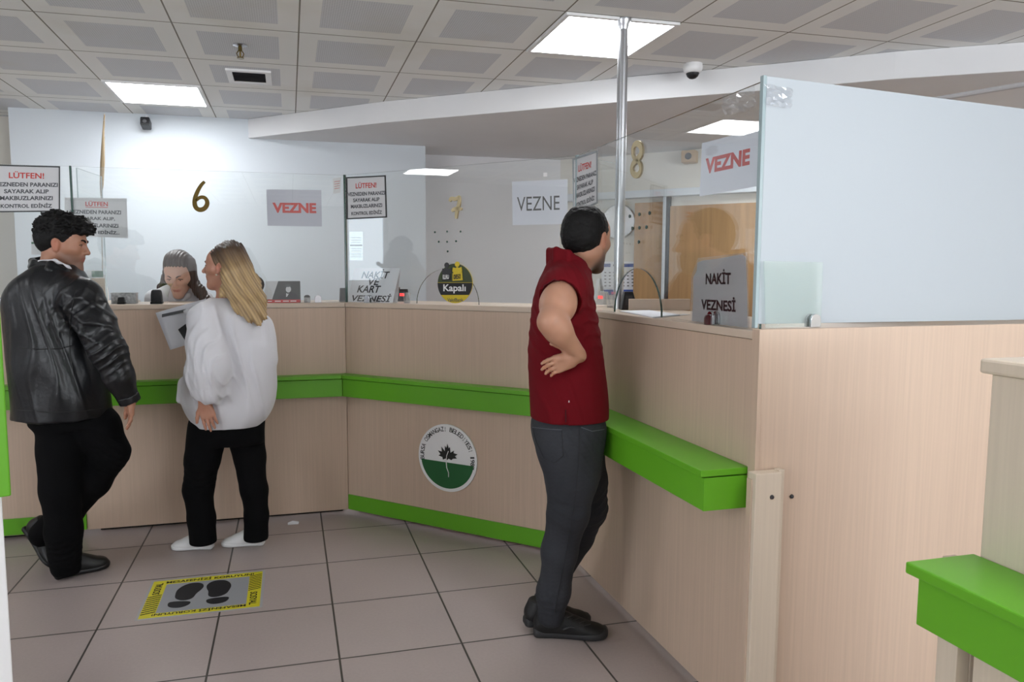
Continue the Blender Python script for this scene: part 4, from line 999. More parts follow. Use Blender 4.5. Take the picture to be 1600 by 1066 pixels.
# ------------------------------------------------------------------ people: smooth bodies grown from distance fields
def _dens(sec, m=6):
    a = np.array(sec, float); n = len(a); out = []
    for i in range(n-1):
        p0, p1, p2, p3 = a[max(i-1, 0)], a[i], a[i+1], a[min(i+2, n-1)]
        for k in range(m):
            t = k/m; out.append(0.5*((2*p1)+(p2-p0)*t+(2*p0-5*p1+4*p2-p3)*t*t+(3*p1-p0-3*p2+p3)*t**3))
    out.append(a[-1]); return np.array(out)
class Field:
    def __init__(s): s.ops = []
    def _add(s, op, fn, lo, hi, k): s.ops.append((op, fn, np.asarray(lo, float), np.asarray(hi, float), k)); return s
    def cone(s, a, b, ra, rb=None, k=0.02, op='u'):
        a, b = np.asarray(a, float), np.asarray(b, float); rb = ra if rb is None else rb; r = max(ra, rb)
        ba = b-a; L2 = max(float(ba@ba), 1e-12)
        def fn(p):
            q = p-a; t = np.clip((q@ba)/L2, 0, 1); return np.linalg.norm(q-t[:, None]*ba, axis=1)-(ra+(rb-ra)*t)
        return s._add(op, fn, np.minimum(a, b)-r, np.maximum(a, b)+r, k)
    def chain(s, pts, rs, k=0.02, op='u'):
        for i in range(len(pts)-1): s.cone(pts[i], pts[i+1], rs[i], rs[i+1], k, op)
        return s
    def ell(s, c, r, R=None, k=0.02, op='u'):
        c = np.asarray(c, float); r = np.asarray(r, float); R = np.eye(3) if R is None else np.asarray(R)
        def fn(p):
            q = (p-c)@R; k0 = np.linalg.norm(q/r, axis=1); k1 = np.linalg.norm(q/(r*r), axis=1); return k0*(k0-1)/np.maximum(k1, 1e-9)
        m = r.max(); return s._add(op, fn, c-m, c+m, k)
    def loft(s, sec, A=(0, 0, 1.0), U=None, V=None, O=(0, 0, 0), k=0.02, op='u', pw=2.0, cap=0.012):
        """sec rows: t along A, centre u, centre v, half width ru, rv"""
        U = E1 if U is None else np.asarray(U, float); V = E2 if V is None else np.asarray(V, float); A = np.asarray(A, float); O = np.asarray(O, float)
        d_ = _dens(sec); d_ = d_[np.argsort(d_[:, 0])]
        def fn(p):
            q = p-O; t = q@A; tt = np.clip(t, d_[0, 0], d_[-1, 0])
            cu, cv, ru, rv = (np.interp(tt, d_[:, 0], d_[:, i]) for i in (1, 2, 3, 4))
            u, v = q@U-cu, q@V-cv; w = (np.abs(u/ru)**pw+np.abs(v/rv)**pw)**(1/pw); L_ = np.sqrt(u*u+v*v)
            d = np.where(w > 1e-6, L_*(1-1/np.maximum(w, 1e-6)), -np.minimum(ru, rv))
            d = np.where(w < 0.3, (w-1)*np.minimum(ru, rv), d)
            c = np.maximum(d_[0, 0]-t, t-d_[-1, 0]); h = np.clip(0.5-0.5*(c-d)/cap, 0, 1); return c*(1-h)+d*h+cap*h*(1-h)
        pts = []
        for r_ in d_:
            c = O+A*r_[0]+U*r_[1]+V*r_[2]; m = np.abs(U)*r_[3]+np.abs(V)*r_[4]; pts += [c-m, c+m]
        pts = np.array(pts); return s._add(op, fn, pts.min(0)-0.01, pts.max(0)+0.01, k)
    def plane(s, p0, n, k=0.006):
        """cut everything on the side the normal points to"""
        p0 = np.asarray(p0, float); n = np.asarray(n, float)/np.linalg.norm(n)
        return s._add('i', lambda p: (p-p0)@n, np.full(3, -1e9), np.full(3, 1e9), k)
    def field(s, fn_, k): return s._add('d', fn_, np.full(3, -1e9), np.full(3, 1e9), k)
    def bounds(s):
        lo = np.min([o[2] for o in s.ops if o[0] == 'u'], 0); hi = np.max([o[3] for o in s.ops if o[0] == 'u'], 0); return lo-0.03, hi+0.03
    def ev(s, p):
        d = np.full(len(p), 1.0)
        for op, fn, lo, hi, k in s.ops:
            mg = 0.07+k
            m = np.all((p > lo-mg) & (p < hi+mg), axis=1) if lo[0] > -1e8 else np.ones(len(p), bool)
            if op == 'd': m = np.abs(d) < 0.08
            if not m.any(): continue
            v = fn(p[m]); c = d[m]
            if op == 'u': h = np.clip(0.5+0.5*(v-c)/k, 0, 1); d[m] = v*(1-h)+c*h-k*h*(1-h)
            elif op == 's': v = -v; h = np.clip(0.5-0.5*(v-c)/k, 0, 1); d[m] = v*(1-h)+c*h+k*h*(1-h)
            elif op == 'i': h = np.clip(0.5-0.5*(v-c)/k, 0, 1); d[m] = v*(1-h)+c*h+k*h*(1-h)
            elif op == 'd': d[m] = c+v
        return d
    def mesh(s, res):
        lo, hi = s.bounds(); B = 8; nb = np.ceil((hi-lo)/(res*B)).astype(int)+1; N_ = nb*B
        g = np.stack(np.meshgrid(*[np.arange(n) for n in nb], indexing='ij'), -1).reshape(-1, 3)
        dc = s.ev(lo+(g+0.5)*B*res)
        D = np.repeat(np.repeat(np.repeat(np.where(dc > 0, 1.0, -1.0).astype(np.float32).reshape(nb), B, 0), B, 1), B, 2)
        act = g[np.abs(dc) < B*res*0.87*1.5+0.012]
        loc = np.stack(np.meshgrid(*[np.arange(B)]*3, indexing='ij'), -1).reshape(-1, 3)
        for i in range(0, len(act), 400):
            idx = (act[i:i+400, None, :]*B+loc[None]).reshape(-1, 3); D[idx[:, 0], idx[:, 1], idx[:, 2]] = s.ev(lo+idx*res)
        ins = D < 0; c = np.zeros(tuple(np.array(D.shape)-1), np.int8); n1 = [slice(0, -1), slice(1, None)]
        for i in (0, 1):
            for j in (0, 1):
                for k in (0, 1): c += ins[n1[i], n1[j], n1[k]]
        cells = np.argwhere((c > 0) & (c < 8)); vid = np.full(c.shape, -1, np.int32); vid[tuple(cells.T)] = np.arange(len(cells))
        acc = np.zeros((len(cells), 3)); cnt = np.zeros(len(cells))
        for ax in range(3):
            o = [a for a in range(3) if a != ax]
            for i in (0, 1):
                for j in (0, 1):
                    a = cells.copy(); a[:, o[0]] += i; a[:, o[1]] += j; b = a.copy(); b[:, ax] += 1
                    da, db = D[tuple(a.T)], D[tuple(b.T)]; m = (da < 0) != (db < 0)
                    t = da[m]/(da[m]-db[m]); q = a[m].astype(float); q[:, ax] += t; acc[m] += q; cnt[m] += 1
        V = lo+acc/np.maximum(cnt, 1)[:, None]*res; quads = []
        for ax in range(3):
            o = [a for a in range(3) if a != ax]; sl = [slice(1, -1)]*3; sl[ax] = slice(0, -1); sh = list(sl); sh[ax] = slice(1, None)
            A_, B_ = ins[tuple(sl)], ins[tuple(sh)]; off_ = np.ones(3, int); off_[ax] = 0
            sh2 = tuple(min(x, y) for x, y in zip(A_.shape, B_.shape)); A_ = A_[:sh2[0], :sh2[1], :sh2[2]]; B_ = B_[:sh2[0], :sh2[1], :sh2[2]]
            for flip, M_ in ((0, A_ & ~B_), (1, ~A_ & B_)):
                e = np.argwhere(M_)+off_
                if not len(e): continue
                f = []
                for i, j in ((0, 0), (1, 0), (1, 1), (0, 1)):
                    q = e.copy(); q[:, o[0]] -= i; q[:, o[1]] -= j; f.append(vid[tuple(q.T)])
                f = np.stack(f, 1); f = f[:, ::-1] if (flip ^ (ax == 1)) else f; quads.append(f)
        Q = np.concatenate(quads); Q = Q[(Q >= 0).all(1)]
        return V, Q
    def build(s, name, m_, root, res=0.005, col=None, relax=1, keep=None):
        V, Q = s.mesh(res)
        for _ in range(relax):
            acc = np.zeros_like(V); cnt = np.zeros(len(V))
            for i in range(4):
                for j in (1, 3): np.add.at(acc, Q[:, i], V[Q[:, (i+j) % 4]]); np.add.at(cnt, Q[:, i], 1)
            V = V*0.5+0.5*acc/np.maximum(cnt, 1)[:, None]
        off_ = np.array(root.location) if root is not None else np.zeros(3)
        if root is not None and root.parent: off_ = off_+np.array(root.parent.location)
        # keep only the largest piece
        me = bpy.data.meshes.new(name); me.vertices.add(len(V)); me.vertices.foreach_set('co', (V-off_).ravel())
        me.loops.add(len(Q)*4); me.loops.foreach_set('vertex_index', Q.ravel().astype(np.int32)); me.polygons.add(len(Q))
        me.polygons.foreach_set('loop_start', np.arange(0, len(Q)*4, 4, dtype=np.int32)); me.polygons.foreach_set('loop_total', np.full(len(Q), 4, np.int32))
        me.update(calc_edges=True); me.validate(); me.shade_smooth(); me.materials.append(MATS[m_])
        if col is not None:
            c = np.asarray(col(V), float)/255.0; c = np.where(c <= 0.04045, c/12.92, ((c+0.055)/1.055)**2.4); a = me.color_attributes.new('tone', 'FLOAT_COLOR', 'POINT')
            a.data.foreach_set('color', np.concatenate([c, np.ones((len(c), 1))], 1).astype(np.float32).ravel())
        o = bpy.data.objects.new(name, me); COL.objects.link(o)
        if root is not None: o.parent = root
        return o

_rs = np.random.RandomState(5); _KV = _rs.normal(size=(10, 3)); _PH = _rs.uniform(0, 6.28, 10)
def wob(p, f, amp, st=(1, 1, 1)):
    """soft pseudo-noise"""
    q = p*np.asarray(st)*f; r = np.zeros(len(p))
    q = q+0.6*np.sin(q[:, [1, 2, 0]]*1.7+1.0)
    for i in range(6): r += np.sin(q@_KV[i]+_PH[i])
    return amp*r/3.0
def folds(c, r, d, wl, amp, ph=0.0):
    """cloth folds round a point c: waves running along direction d, fading with distance r"""
    c = np.asarray(c, float); d = np.asarray(d, float)/np.linalg.norm(d)
    def fn(p):
        q = p-c; g = np.exp(-(q*q).sum(1)/(r*r)); x = q@d+0.35*wl*np.sin(p@np.array([23., 17., 11.])); return -amp*g*(np.maximum(0, np.cos(x*2*math.pi/wl+ph))**1.5)
    return fn

class Head:
    def __init__(s, px_, py_, hd, th, pitch=0, roll=0, sc=1.0):
        s.o = P(px_, py_, hd); t, a, r = math.radians(th), math.radians(pitch), math.radians(roll)
        f = E1*math.sin(t)+E2*math.cos(t); rr = E1*math.cos(t)-E2*math.sin(t); u = EZ.copy()
        f2 = f*math.cos(a)-u*math.sin(a); u2 = u*math.cos(a)+f*math.sin(a)
        r3 = rr*math.cos(r)+u2*math.sin(r); u3 = u2*math.cos(r)-rr*math.sin(r)
        s.M = np.stack([r3, f2, u3], 1); s.sc = sc
    def w(s, x, y, z): return s.o+s.M@(np.array([x, y, z])*s.sc)
    def l(s, p): return ((p-s.o)@s.M)/s.sc
    def ell(s, F_, c, r, k=0.02, op='u'): F_.ell(s.w(*c), np.array(r)*s.sc, s.M, k*s.sc, op)
    def cone(s, F_, a, b, ra, rb, k=0.02, op='u'): F_.cone(s.w(*a), s.w(*b), ra*s.sc, rb*s.sc, k*s.sc, op)
    def skin(s, F_, male=True, nose=1.0):
        j = 1.0 if male else 0.88
        s.ell(F_, (0, -.018, .036), (.074, .094, .084))
        s.ell(F_, (0, .022, -.012), (.060*j, .070, .088), .03)
        s.ell(F_, (0, .035, .045), (.060, .050, .050), .03)
        for q in (-1, 1):
            s.cone(F_, (q*.056*j, -.004, -.045), (q*.014, .066, -.098), .016, .016, .03)
            s.cone(F_, (q*.040, .062, -.012), (q*.052, .035, -.010), .018, .020, .02)      # cheek
            s.cone(F_, (q*.012, .086, .026), (q*.040, .072, .027), .010, .009, .012)      # brow
        s.ell(F_, (0, .070, -.098), (.022, .020, .017), .018)                              # chin
        s.cone(F_, (0, .060, -.060), (0, .068, -.075), .028, .02, .02)
        for q in (-1, 1): s.ell(F_, (q*.031, .095, .008), (.019, .017, .013), .010, 's')     # sockets
        for q in (-1, 1): s.ell(F_, (q*.031, .073, .008), (.015, .014, .012), .004)          # eyelids
        s.cone(F_, (0, .086, .020), (0, .108*nose, -.020), .0075, .0100, .010)
        s.ell(F_, (0, .106*nose, -.023), (.0115, .012, .0095), .006)
        for q in (-1, 1): s.ell(F_, (q*.011, .094, -.026), (.008, .011, .007), .005)
        s.ell(F_, (0, .083, -.048), (.022, .014, .014), .014)                               # upper mouth
        s.cone(F_, (-.019, .081, -.0525), (.019, .081, -.0525), .0050, .0050, .006); s.ell(F_, (0, .090, -.0515), (.014, .0065, .0050), .006)
        s.ell(F_, (0, .0885, -.0625), (.015, .0065, .0055), .006)
        s.ell(F_, (0, .099, -.0570), (.022, .010, .0016), .002, 's')                          # lip line
        for q in (-1, 1):
            s.ell(F_, (q*.074, -.008, -.002), (.008, .018, .030), .006)
            s.ell(F_, (q*.080, -.012, .006), (.006, .017, .024), .004)
            s.ell(F_, (q*.086, -.006, .004), (.006, .009, .014), .004, 's')
            s.ell(F_, (q*.078, -.004, -.026), (.006, .009, .009), .005)
    def features(s, root, hair_m, brow=0.0035, lips=None):
        for q in (-1, 1):
            f = Field(); pts = [s.w(q*(.014+.034*t), .0965-.022*t*t-.004*t, .026+.007*math.sin(math.pi*min(1, t*1.1))) for t in [i/6 for i in range(7)]]
            f.chain(pts, [brow*s.sc*(1-.08*i) for i in range(7)], .004); f.build('eyebrow', hair_m, root, .0022, relax=0)
            # eye: lash line over a dark iris in a white ball
            MB().lathe(s.w(q*.031, .0795, .007), [(.0005, .0070*s.sc), (.004*s.sc, .0060*s.sc), (.0062*s.sc, .0030*s.sc), (.0066*s.sc, 0)], 16, s.M[:, 1]).build('eye', 'eye_dark', root, 0, True)
            f = Field(); pts = [s.w(q*.031+q*.014*(t*2-1), .0875-.007*abs(t*2-1)**2, .0115+.003*math.sin(math.pi*t)-.002) for t in [i/6 for i in range(7)]]
            f.chain(pts, [.0017*s.sc]*7, .002); f.build('eyelashes', 'eye_dark', root, .0016, relax=0)
    def colour(s, base, beard=None, bw=0.0, lip=(170, 100, 92), hairline=None):
        base = np.array(base, float); beard = np.array(beard if beard else base, float); lip = np.array(lip, float)
        def fn(V):
            L_ = s.l(V); c = np.tile(base, (len(V), 1)); c += wob(V, 60, 3.0)[:, None]
            near = (np.abs(L_) < 0.2).all(1)
            if bw:
                x, y, z = np.abs(L_[:, 0]), L_[:, 1], L_[:, 2]
                jaw = 1/(1+np.exp((z+0.040-0.25*np.clip(0.03-y, 0, .05))/.006)); fr = 1/(1+np.exp(-(y-0.002)/.008)); up = 1/(1+np.exp(-(z+.135)/.01))
                wgt = (jaw*fr*up*near*bw)[:, None]; c = c*(1-wgt)+beard*wgt
            lw = np.exp(-((L_[:, 0]/.022)**4+((L_[:, 2]+.057)/.0085)**4))*(L_[:, 1] > .078)*near; c = c*(1-.7*lw[:, None])+lip*.7*lw[:, None]
            ew = np.exp(-((np.abs(L_[:, 0])-.08)/.02)**2-((L_[:, 1]+.008)/.025)**2-((L_[:, 2])/.03)**2)*near; c += ew[:, None]*np.array([8, -10, -10])
            return np.clip(c, 5, 255)
        return fn

def hand(F_, W_, fd_, pn, side, sc=1.0, curl=(.25, .3, .35, .4), spread=0.05, thumb=(.75, .55, .15)):
    """W_ wrist, fd_ finger direction, pn the way the palm faces, side: +1 puts the thumb on the cross(fd,pn) side"""
    f = np.asarray(fd_, float); f /= np.linalg.norm(f); n = np.asarray(pn, float); n = n-f*(n@f); n /= np.linalg.norm(n); l = np.cross(f, n)*side
    W_ = np.asarray(W_, float)
    F_.cone(W_-f*.02*sc, W_+f*.03*sc, .0235*sc, .024*sc, .02)
    offs = (.031, .0105, -.0105, -.030); lens = (.070, .079, .073, .057)
    for i, (o, L_) in enumerate(zip(offs, lens)):
        kn = W_+(f*(.090-.004*abs(i-1.2))+l*o)*sc
        F_.cone(W_+(f*.022+l*o*.62)*sc, kn, .0155*sc, .0115*sc, .014)
    F_.cone(W_+(f*.03+l*.018+n*.008)*sc, W_+(f*.065+l*.026+n*.006)*sc, .016*sc, .011*sc, .012)
    for i, (o, L_) in enumerate(zip(offs, lens)):
        kn = W_+(f*(.090-.004*abs(i-1.2))+l*o)*sc; a = curl[i]; d0 = f+l*(o*spread*20); d0 /= np.linalg.norm(d0); p0 = kn; rs = (.0094, .0086, .0078, .0066)
        if i == 3: rs = tuple(r*.87 for r in rs)
        for j, (fr, am) in enumerate(((.45, .6), (.30, 1.6), (.25, 2.3))):
            an = a*am; d = d0*math.cos(an)+n*math.sin(an); p1 = p0+d*L_*fr*sc; F_.cone(p0, p1, rs[j]*sc, rs[j+1]*sc, .0035); p0 = p1
    t0 = W_+(f*.028+l*.022)*sc; d = l*thumb[0]+f*thumb[1]+n*thumb[2]; d /= np.linalg.norm(d); t1 = t0+d*.040*sc
    d2 = d*.7+f*.45; d2 /= np.linalg.norm(d2); t2 = t1+d2*.030*sc; t3 = t2+(d2*.8+f*.3)*.024*sc
    F_.chain([t0, t1, t2, t3], [.0150*sc, .0115*sc, .0100*sc, .0078*sc], .006)

def secs(rows, hd, dz=0.0):
    """rows: py, pxL, pxR, half depth, [hd shift] -> loft rows in the world with U=E1, V=E2"""
    out = []
    for r in rows:
        h = hd+(r[4] if len(r) > 4 else 0); a, b = P(r[1], r[0], h), P(r[2], r[0], h); c = (a+b)/2
        out.append((c[2], c@E1, c@E2, np.linalg.norm(b-a)/2, r[3]))
    return out
def shoe(root, heel, toe, L_, mats_, width=0.052, high=0.075, solez=0.028, up=EZ, collar=(0.0,)):
    """heel and toe: points of the sole's underside; returns upper and sole"""
    A = toe-heel; A = A/np.linalg.norm(A); up = np.asarray(up, float); up = up-A*(up@A); up /= np.linalg.norm(up); U = np.cross(A, up); O = heel
    f = Field(); s_ = [(0.0, 0, solez*.5, .55), (.05, 0, solez*.5, .68), (.3, 0, solez*.5, .66), (.55, 0, solez*.5, .80), (.75, 0, solez*.5, .98), (.9, 0, solez*.55, .84), (1.0, 0, solez*.7, .42)]
    f.loft([(t*L_, c, v, r*width, solez*.55) for t, c, v, r in s_], A, U, up, O, pw=3.0, cap=.018); f.build('sole', mats_[1], root, .004)
    f = Field(); h = high
    f.loft([(t*L_, 0, v*h, r*width, w_*h) for t, v, r, w_ in ((.015, .55, .42, .52), (.10, .62, .58, .70), (.25, .66, .66, .80), (.40, .62, .70, .78), (.55, .50, .78, .62), (.72, .40, .90, .46), (.88, .36, .80, .34), (.985, .32, .40, .20))], A, U, up, O, pw=2.2, cap=.02)
    f.cone(O+A*L_*.16+up*h*.8, O+A*L_*.19+up*(h*1.45), .042, .040, .02)
    f.cone(O+A*L_*.24+up*h*1.05, O+A*L_*.62+up*h*.52, .034, .026, .03)
    f.plane(O+up*solez*.55, -up); f.plane(O+up*h*1.5, up)
    return f.build('upper', mats_[0], root, .004)

mat('skin', (200, 150, 125), 0.48, attr='tone', sss=0.15, bump=(220, 0.06, 0.001))
mat('eye_dark', (28, 20, 18), 0.25)
mat('hair_black', (13, 12, 12), 0.65, spec=0.25, bump=(140, 0.5, 0.004))
mat('hair_brown', (58, 40, 30), 0.42, bump=(120, 0.4, 0.003))
mat('hair_blonde', (150, 120, 80), 0.5, attr='tone', bump=(120, 0.2, 0.002))
mat('leather', (8, 10, 15), 0.36, spec=0.45, bump=(38, 0.22, 0.006))
mat('trousers_black', (6, 6, 8), 0.9, spec=0.15, bump=(60, 0.1, 0.003))
mat('polo', (102, 8, 20), 0.9, spec=0.2, bump=(500, 0.2, 0.0008))
mat('jeans', (52, 54, 60), 0.85, attr='tone', bump=(420, 0.25, 0.0008))
mat('shoe_black', (8, 8, 9), 0.6)
mat('sole_grey', (38, 38, 40), 0.6)
mat('blouse', (208, 207, 212), 0.75, sheen=0.3)
mat('shoe_white', (230, 230, 230), 0.5)
mat('boot_black', (6, 6, 7), 0.45)
mat('gold', (230, 214, 190), 0.25, 0.3)

from mathutils.bvhtree import BVHTree
def seam(o, root, pts, name, m_, r=.0016, m=5):
    """a stitched line lying on a garment, along the given sight lines"""
    off_ = Vector(v3(root.location)); bv = BVHTree.FromPolygons([v.co+off_ for v in o.data.vertices], [p.vertices[:] for p in o.data.polygons])
    w = []
    for k in range(len(pts)-1):
        for i in range(m+(k == len(pts)-2)):
            t = i/m; x, y = pts[k][0]*(1-t)+pts[k+1][0]*t, pts[k][1]*(1-t)+pts[k+1][1]*t
            h = bv.ray_cast(Vector(v3(EYE)), Vector(v3(ray(x, y))))
            if h[0] is not None: w.append(np.array(h[0])+np.array(h[1])*r*.3*(1 if np.dot(np.array(h[1]), ray(x, y)) < 0 else -1))
    if len(w) > 1: MB().tube(w, r, 6).build(name, m_, root, 0, True)

def person(px_, py_, label):
    c = atz(px_, py_, 0); return thing('person', c, label, 'person')

# ---------------- man in the red polo shirt
R_ = person(880, 985, 'person in dark red polo shirt and grey jeans facing the right counter, hand on hip')
HD = 2.83
H_ = Head(918, 376, 2.84, 42, 4, 0, 1.03)
b = Field(); H_.skin(b)
b.cone(H_.w(0, -.028, -.045), P(890, 420, 2.88), .056, .064, .03)
sh, el, wr = P(881, 452, 2.69), P(861, 503, 2.535), P(902, 551, 2.60)
b.chain([sh, sh*.5+el*.5, el], [.062, .057, .044], .03)
b.ell(sh*.55+el*.45, (.055, .055, .07), k=.03)
b.chain([el, el*.72+wr*.28, wr], [.041, .044, .027], .03)
hand(b, P(900, 560, 2.61), -E1*0.97-EZ*0.30-E2*0.05, -E2-EZ*.2, 1, .86, (.32, .40, .45, .50), .03, (.95, .35, .0))
sl, ell_, wl = P(893, 455, 3.0), P(885, 540, 3.06), P(898, 600, 3.06)
b.chain([sl, ell_, wl], [.055, .042, .03], .03); hand(b, wl, EZ*-1+E1*.2, E1*0-E2, 1, .9)
b.loft(secs(((425, 855, 915, .12), (460, 842, 922, .16), (540, 838, 932, .15), (620, 838, 936, .15), (690, 842, 935, .14)), HD), k=.04)
b.chain([P(885, 700, 2.75), P(888, 800, 2.73), P(862, 960, 2.785)], [.08, .058, .038], .03)
b.chain([P(903, 700, 2.91), P(918, 792, 2.90), P(848, 945, 2.97)], [.08, .058, .038], .03)
body = b.build('body', 'skin', R_, .0038, H_.colour((184, 137, 112), (60, 46, 42), .8))
H_.features(R_, 'hair_black')
# hair: short at the sides, thinning on the crown
h = Field(); H_.ell(h, (0, -.020, .040), (.0815, .1005, .0905)); H_.ell(h, (0, -.050, .000), (.066, .062, .060), .03)
H_.ell(h, (0, .085, -.015), (.085, .058, .085), .008, 's'); H_.ell(h, (0, .05, -.075), (.1, .09, .060), .008, 's'); 
for q in (-1, 1): H_.ell(h, (q*.086, -.004, -.008), (.022, .024, .036), .004, 's')
h.plane(H_.w(0, -.05, -.052), -H_.M[:, 2]-H_.M[:, 1]*-.35, .01)
h.field(lambda p: wob(p, 220, .0012)+wob(p, 90, .0010), 0)
h.build('hair', 'hair_black', R_, .0032)
# polo shirt
s = Field()
s.loft(secs(((398, 866, 902, .085), (408, 856, 914, .12), (424, 848, 918, .165), (442, 840, 921, .19), (470, 833, 925, .195), (500, 829, 931, .185), (540, 827, 939, .178), (580, 827, 945, .178), (620, 827, 948, .18), (661, 828, 947, .178)), HD), k=.03, pw=2.15, cap=.008)
s.chain([P(889, 446, 2.78), P(881, 452, 2.685), P(874, 470, 2.63)], [.075, .077, .074], .035)
s.chain([P(893, 448, 2.95), P(889, 480, 3.02)], [.075, .066], .035)
sd = (el-sh)/np.linalg.norm(el-sh); s.cone(P(872, 477, 2.60), P(860, 500, 2.54), .090, .075, .006, 's')
s.cone(H_.w(0, -.03, -.05), P(892, 404, 2.86), .060, .066, .008, 's')
s.field(folds(P(845, 520, 2.7), .16, EZ*.8+E1*.6, .045, .006), 0); s.field(folds(P(925, 500, 2.75), .13, EZ*1.0-E1*.5, .05, .006), 0); s.field(folds(P(870, 610, 2.66), .18, E1+EZ*.25, .07, .005), 0); s.field(folds(P(880, 440, 2.68), .08, EZ*.3+E1, .03, .006), 0)
s.field(lambda p: wob(p, 16, .0035, (1, 1, .5)), 0)
sn = P(884, 660, 2.65); s.cone(sn-EZ*.01, sn+EZ*.035, .012, .003, .003, 's')
s.plane(P(880, 661.5, 2.7), -EZ, .004)
shirt = s.build('polo_shirt', 'polo', R_, .0045)
c = Field()     # collar: a folded band round the neck
def band_collar(F_, pts, r, h):
    for a0, a1 in zip(pts[:-1], pts[1:]):
        a0, a1 = np.asarray(a0), np.asarray(a1)
        for t_ in (-1, -.33, .33, 1): F_.cone(a0+EZ*h*t_-E2*.006*(1-t_)*.5, a1+EZ*h*t_-E2*.006*(1-t_)*.5, r, r, .012)
band_collar(c, [P(860, 404, 2.92), P(858, 402, 2.84), P(869, 401, 2.755), P(888, 406, 2.72), P(906, 419, 2.735), P(921, 436, 2.78)], .0095, .026)
band_collar(c, [P(860, 404, 2.92), P(872, 400, 2.98), P(895, 408, 3.0), P(918, 430, 2.93)], .0095, .022)
c.build('collar', 'polo', shirt, .004)
# jeans
j = Field()
j.loft(secs(((640, 836, 942, .155), (662, 830, 946, .165), (690, 834, 944, .165), (715, 842, 941, .155), (745, 852, 938, .13)), HD), k=.03, pw=2.1)
j.chain([P(882, 700, 2.75), P(891, 755, 2.735), P(888, 800, 2.73), P(874, 862, 2.745), P(865, 925, 2.775), P(860, 962, 2.785)], [.105, .090, .076, .066, .060, .050], .03)
j.chain([P(908, 700, 2.90), P(915, 752, 2.90), P(921, 795, 2.90), P(903, 840, 2.915), P(868, 900, 2.945), P(848, 944, 2.965)], [.098, .085, .070, .062, .055, .046], .02)
j.field(folds(P(890, 800, 2.66), .10, EZ+E1*.4, .045, .003), 0); j.field(folds(P(862, 945, 2.72), .06, EZ+E1*.1, .026, .004), 0); j.field(folds(P(930, 795, 2.88), .09, EZ-E1*.5, .03, .006), 0); j.field(folds(P(905, 690, 2.70), .09, EZ*.8+E1, .035, .005), 0); j.field(folds(P(850, 935, 2.93), .06, EZ, .022, .005), 0)
j.field(lambda p: wob(p, 22, .0025, (1, 1, .6)), 0)
def jcol(V):
    c_ = np.tile(np.array([36, 38, 44], float), (len(V), 1)); c_ += wob(V, 14, 5, (1, 1, .4))[:, None]+wob(V, 200, 2.5)[:, None]; return np.clip(c_, 20, 120)
jeans = j.build('jeans', 'jeans', R_, .0048, jcol)
mat('stitch', (30, 31, 35), 0.8); mat('stitch_light', (86, 88, 94), 0.8); mat('polo_dark', (66, 5, 14), 0.9); mat('leather_seam', (9, 9, 11), 0.5)
seam(jeans, R_, [(832, 668), (858, 671), (878, 672)], 'pocket_seam', 'stitch_light'); seam(jeans, R_, [(878, 672), (880, 712), (866, 724), (850, 716), (838, 690), (832, 668)], 'pocket_seam', 'stitch')
seam(jeans, R_, [(905, 664), (904, 720), (898, 790), (886, 860), (872, 930), (866, 960)], 'side_seam', 'stitch'); seam(jeans, R_, [(908, 668), (925, 674), (944, 671)], 'pocket_seam', 'stitch_light')
R_s = R_
seam(shirt, R_, [(884, 640), (884, 650), (884, 660)], 'side_slit', 'polo_dark', .002); seam(shirt, R_, [(843, 470), (850, 446), (866, 437), (882, 441), (892, 456), (894, 476)], 'sleeve_hem', 'polo_dark', .002)
MB().lathe(P(889, 628, 2.63), [(.0001, .003), (.003, 0)], 8, -E2).build('shirt_tag', 'blouse', R_) if False else seam(shirt, R_, [(889, 626), (889, 629)], 'shirt_tag', 'blouse', .002)
def on_surface_line(pts, r, name, m_, root): MB().tube(pts, r, 6).build(name, m_, root, 0, True)
n1_, n2_ = atz(834, 1002, 0), atz(949, 1001, 0)
n1_ = atz(833, 992, 0); n2_ = atz(950, 996, 0)
sr = shoe(R_, n1_, n2_, np.linalg.norm(n2_-n1_), ('shoe_black', 'sole_grey'), .054, .072, .036)
for k_ in range(4): seam(sr, R_, [(886+k_*9, 966+k_*4), (896+k_*9, 962+k_*4.5)], 'lace', 'sole_grey', .0022)
seam(sr, R_, [(880, 984), (890, 980), (898, 981)], 'side_mark', 'sole_grey', .004)
n1_ = atz(818, 985, 0)+EZ*.022; n2_ = atz(921, 974, 0)
shoe(R_, n1_, n2_, np.linalg.norm(n2_-n1_), ('shoe_black', 'sole_grey'), .054, .072, .036)

# ---------------- man in the black leather jacket
R_ = person(105, 890, 'person with curly black hair in black leather jacket, one heel raised')
HD = 3.40
H_ = Head(99, 383, 3.42, 78, 8, 0, 1.0)
b = Field(); H_.skin(b)
b.cone(H_.w(0, -.030, -.050), P(84, 428, 3.42), .056, .066, .03)
sh, el, wr = P(126, 466, 3.30), P(170, 548, 3.24), P(203, 619, 3.27)
b.chain([sh, el, wr], [.06, .045, .029], .03)
hand(b, wr, -EZ*.97-E1*.02+E2*.10, -E1*.85-E2*.5, 1, .95, (.16, .22, .28, .34), .01, (.25, .9, .35))
b.chain([P(40, 466, 3.46), P(55, 545, 3.60), P(100, 560, 3.68)], [.06, .045, .03], .03); hand(b, P(100, 560, 3.68), E2+E1*.3, -EZ, 1, .95)
b.loft(secs(((428, 60, 120, .11), (470, 28, 138, .14), (540, 32, 140, .13), (610, 40, 150, .13), (650, 48, 158, .13)), HD), k=.04)
b.chain([P(95, 620, 3.36), P(95, 760, 3.34), P(103, 880, 3.37)], [.08, .058, .04], .03)
b.chain([P(125, 620, 3.44), P(170, 702, 3.43), P(72, 830, 3.55)], [.08, .058, .04], .03)
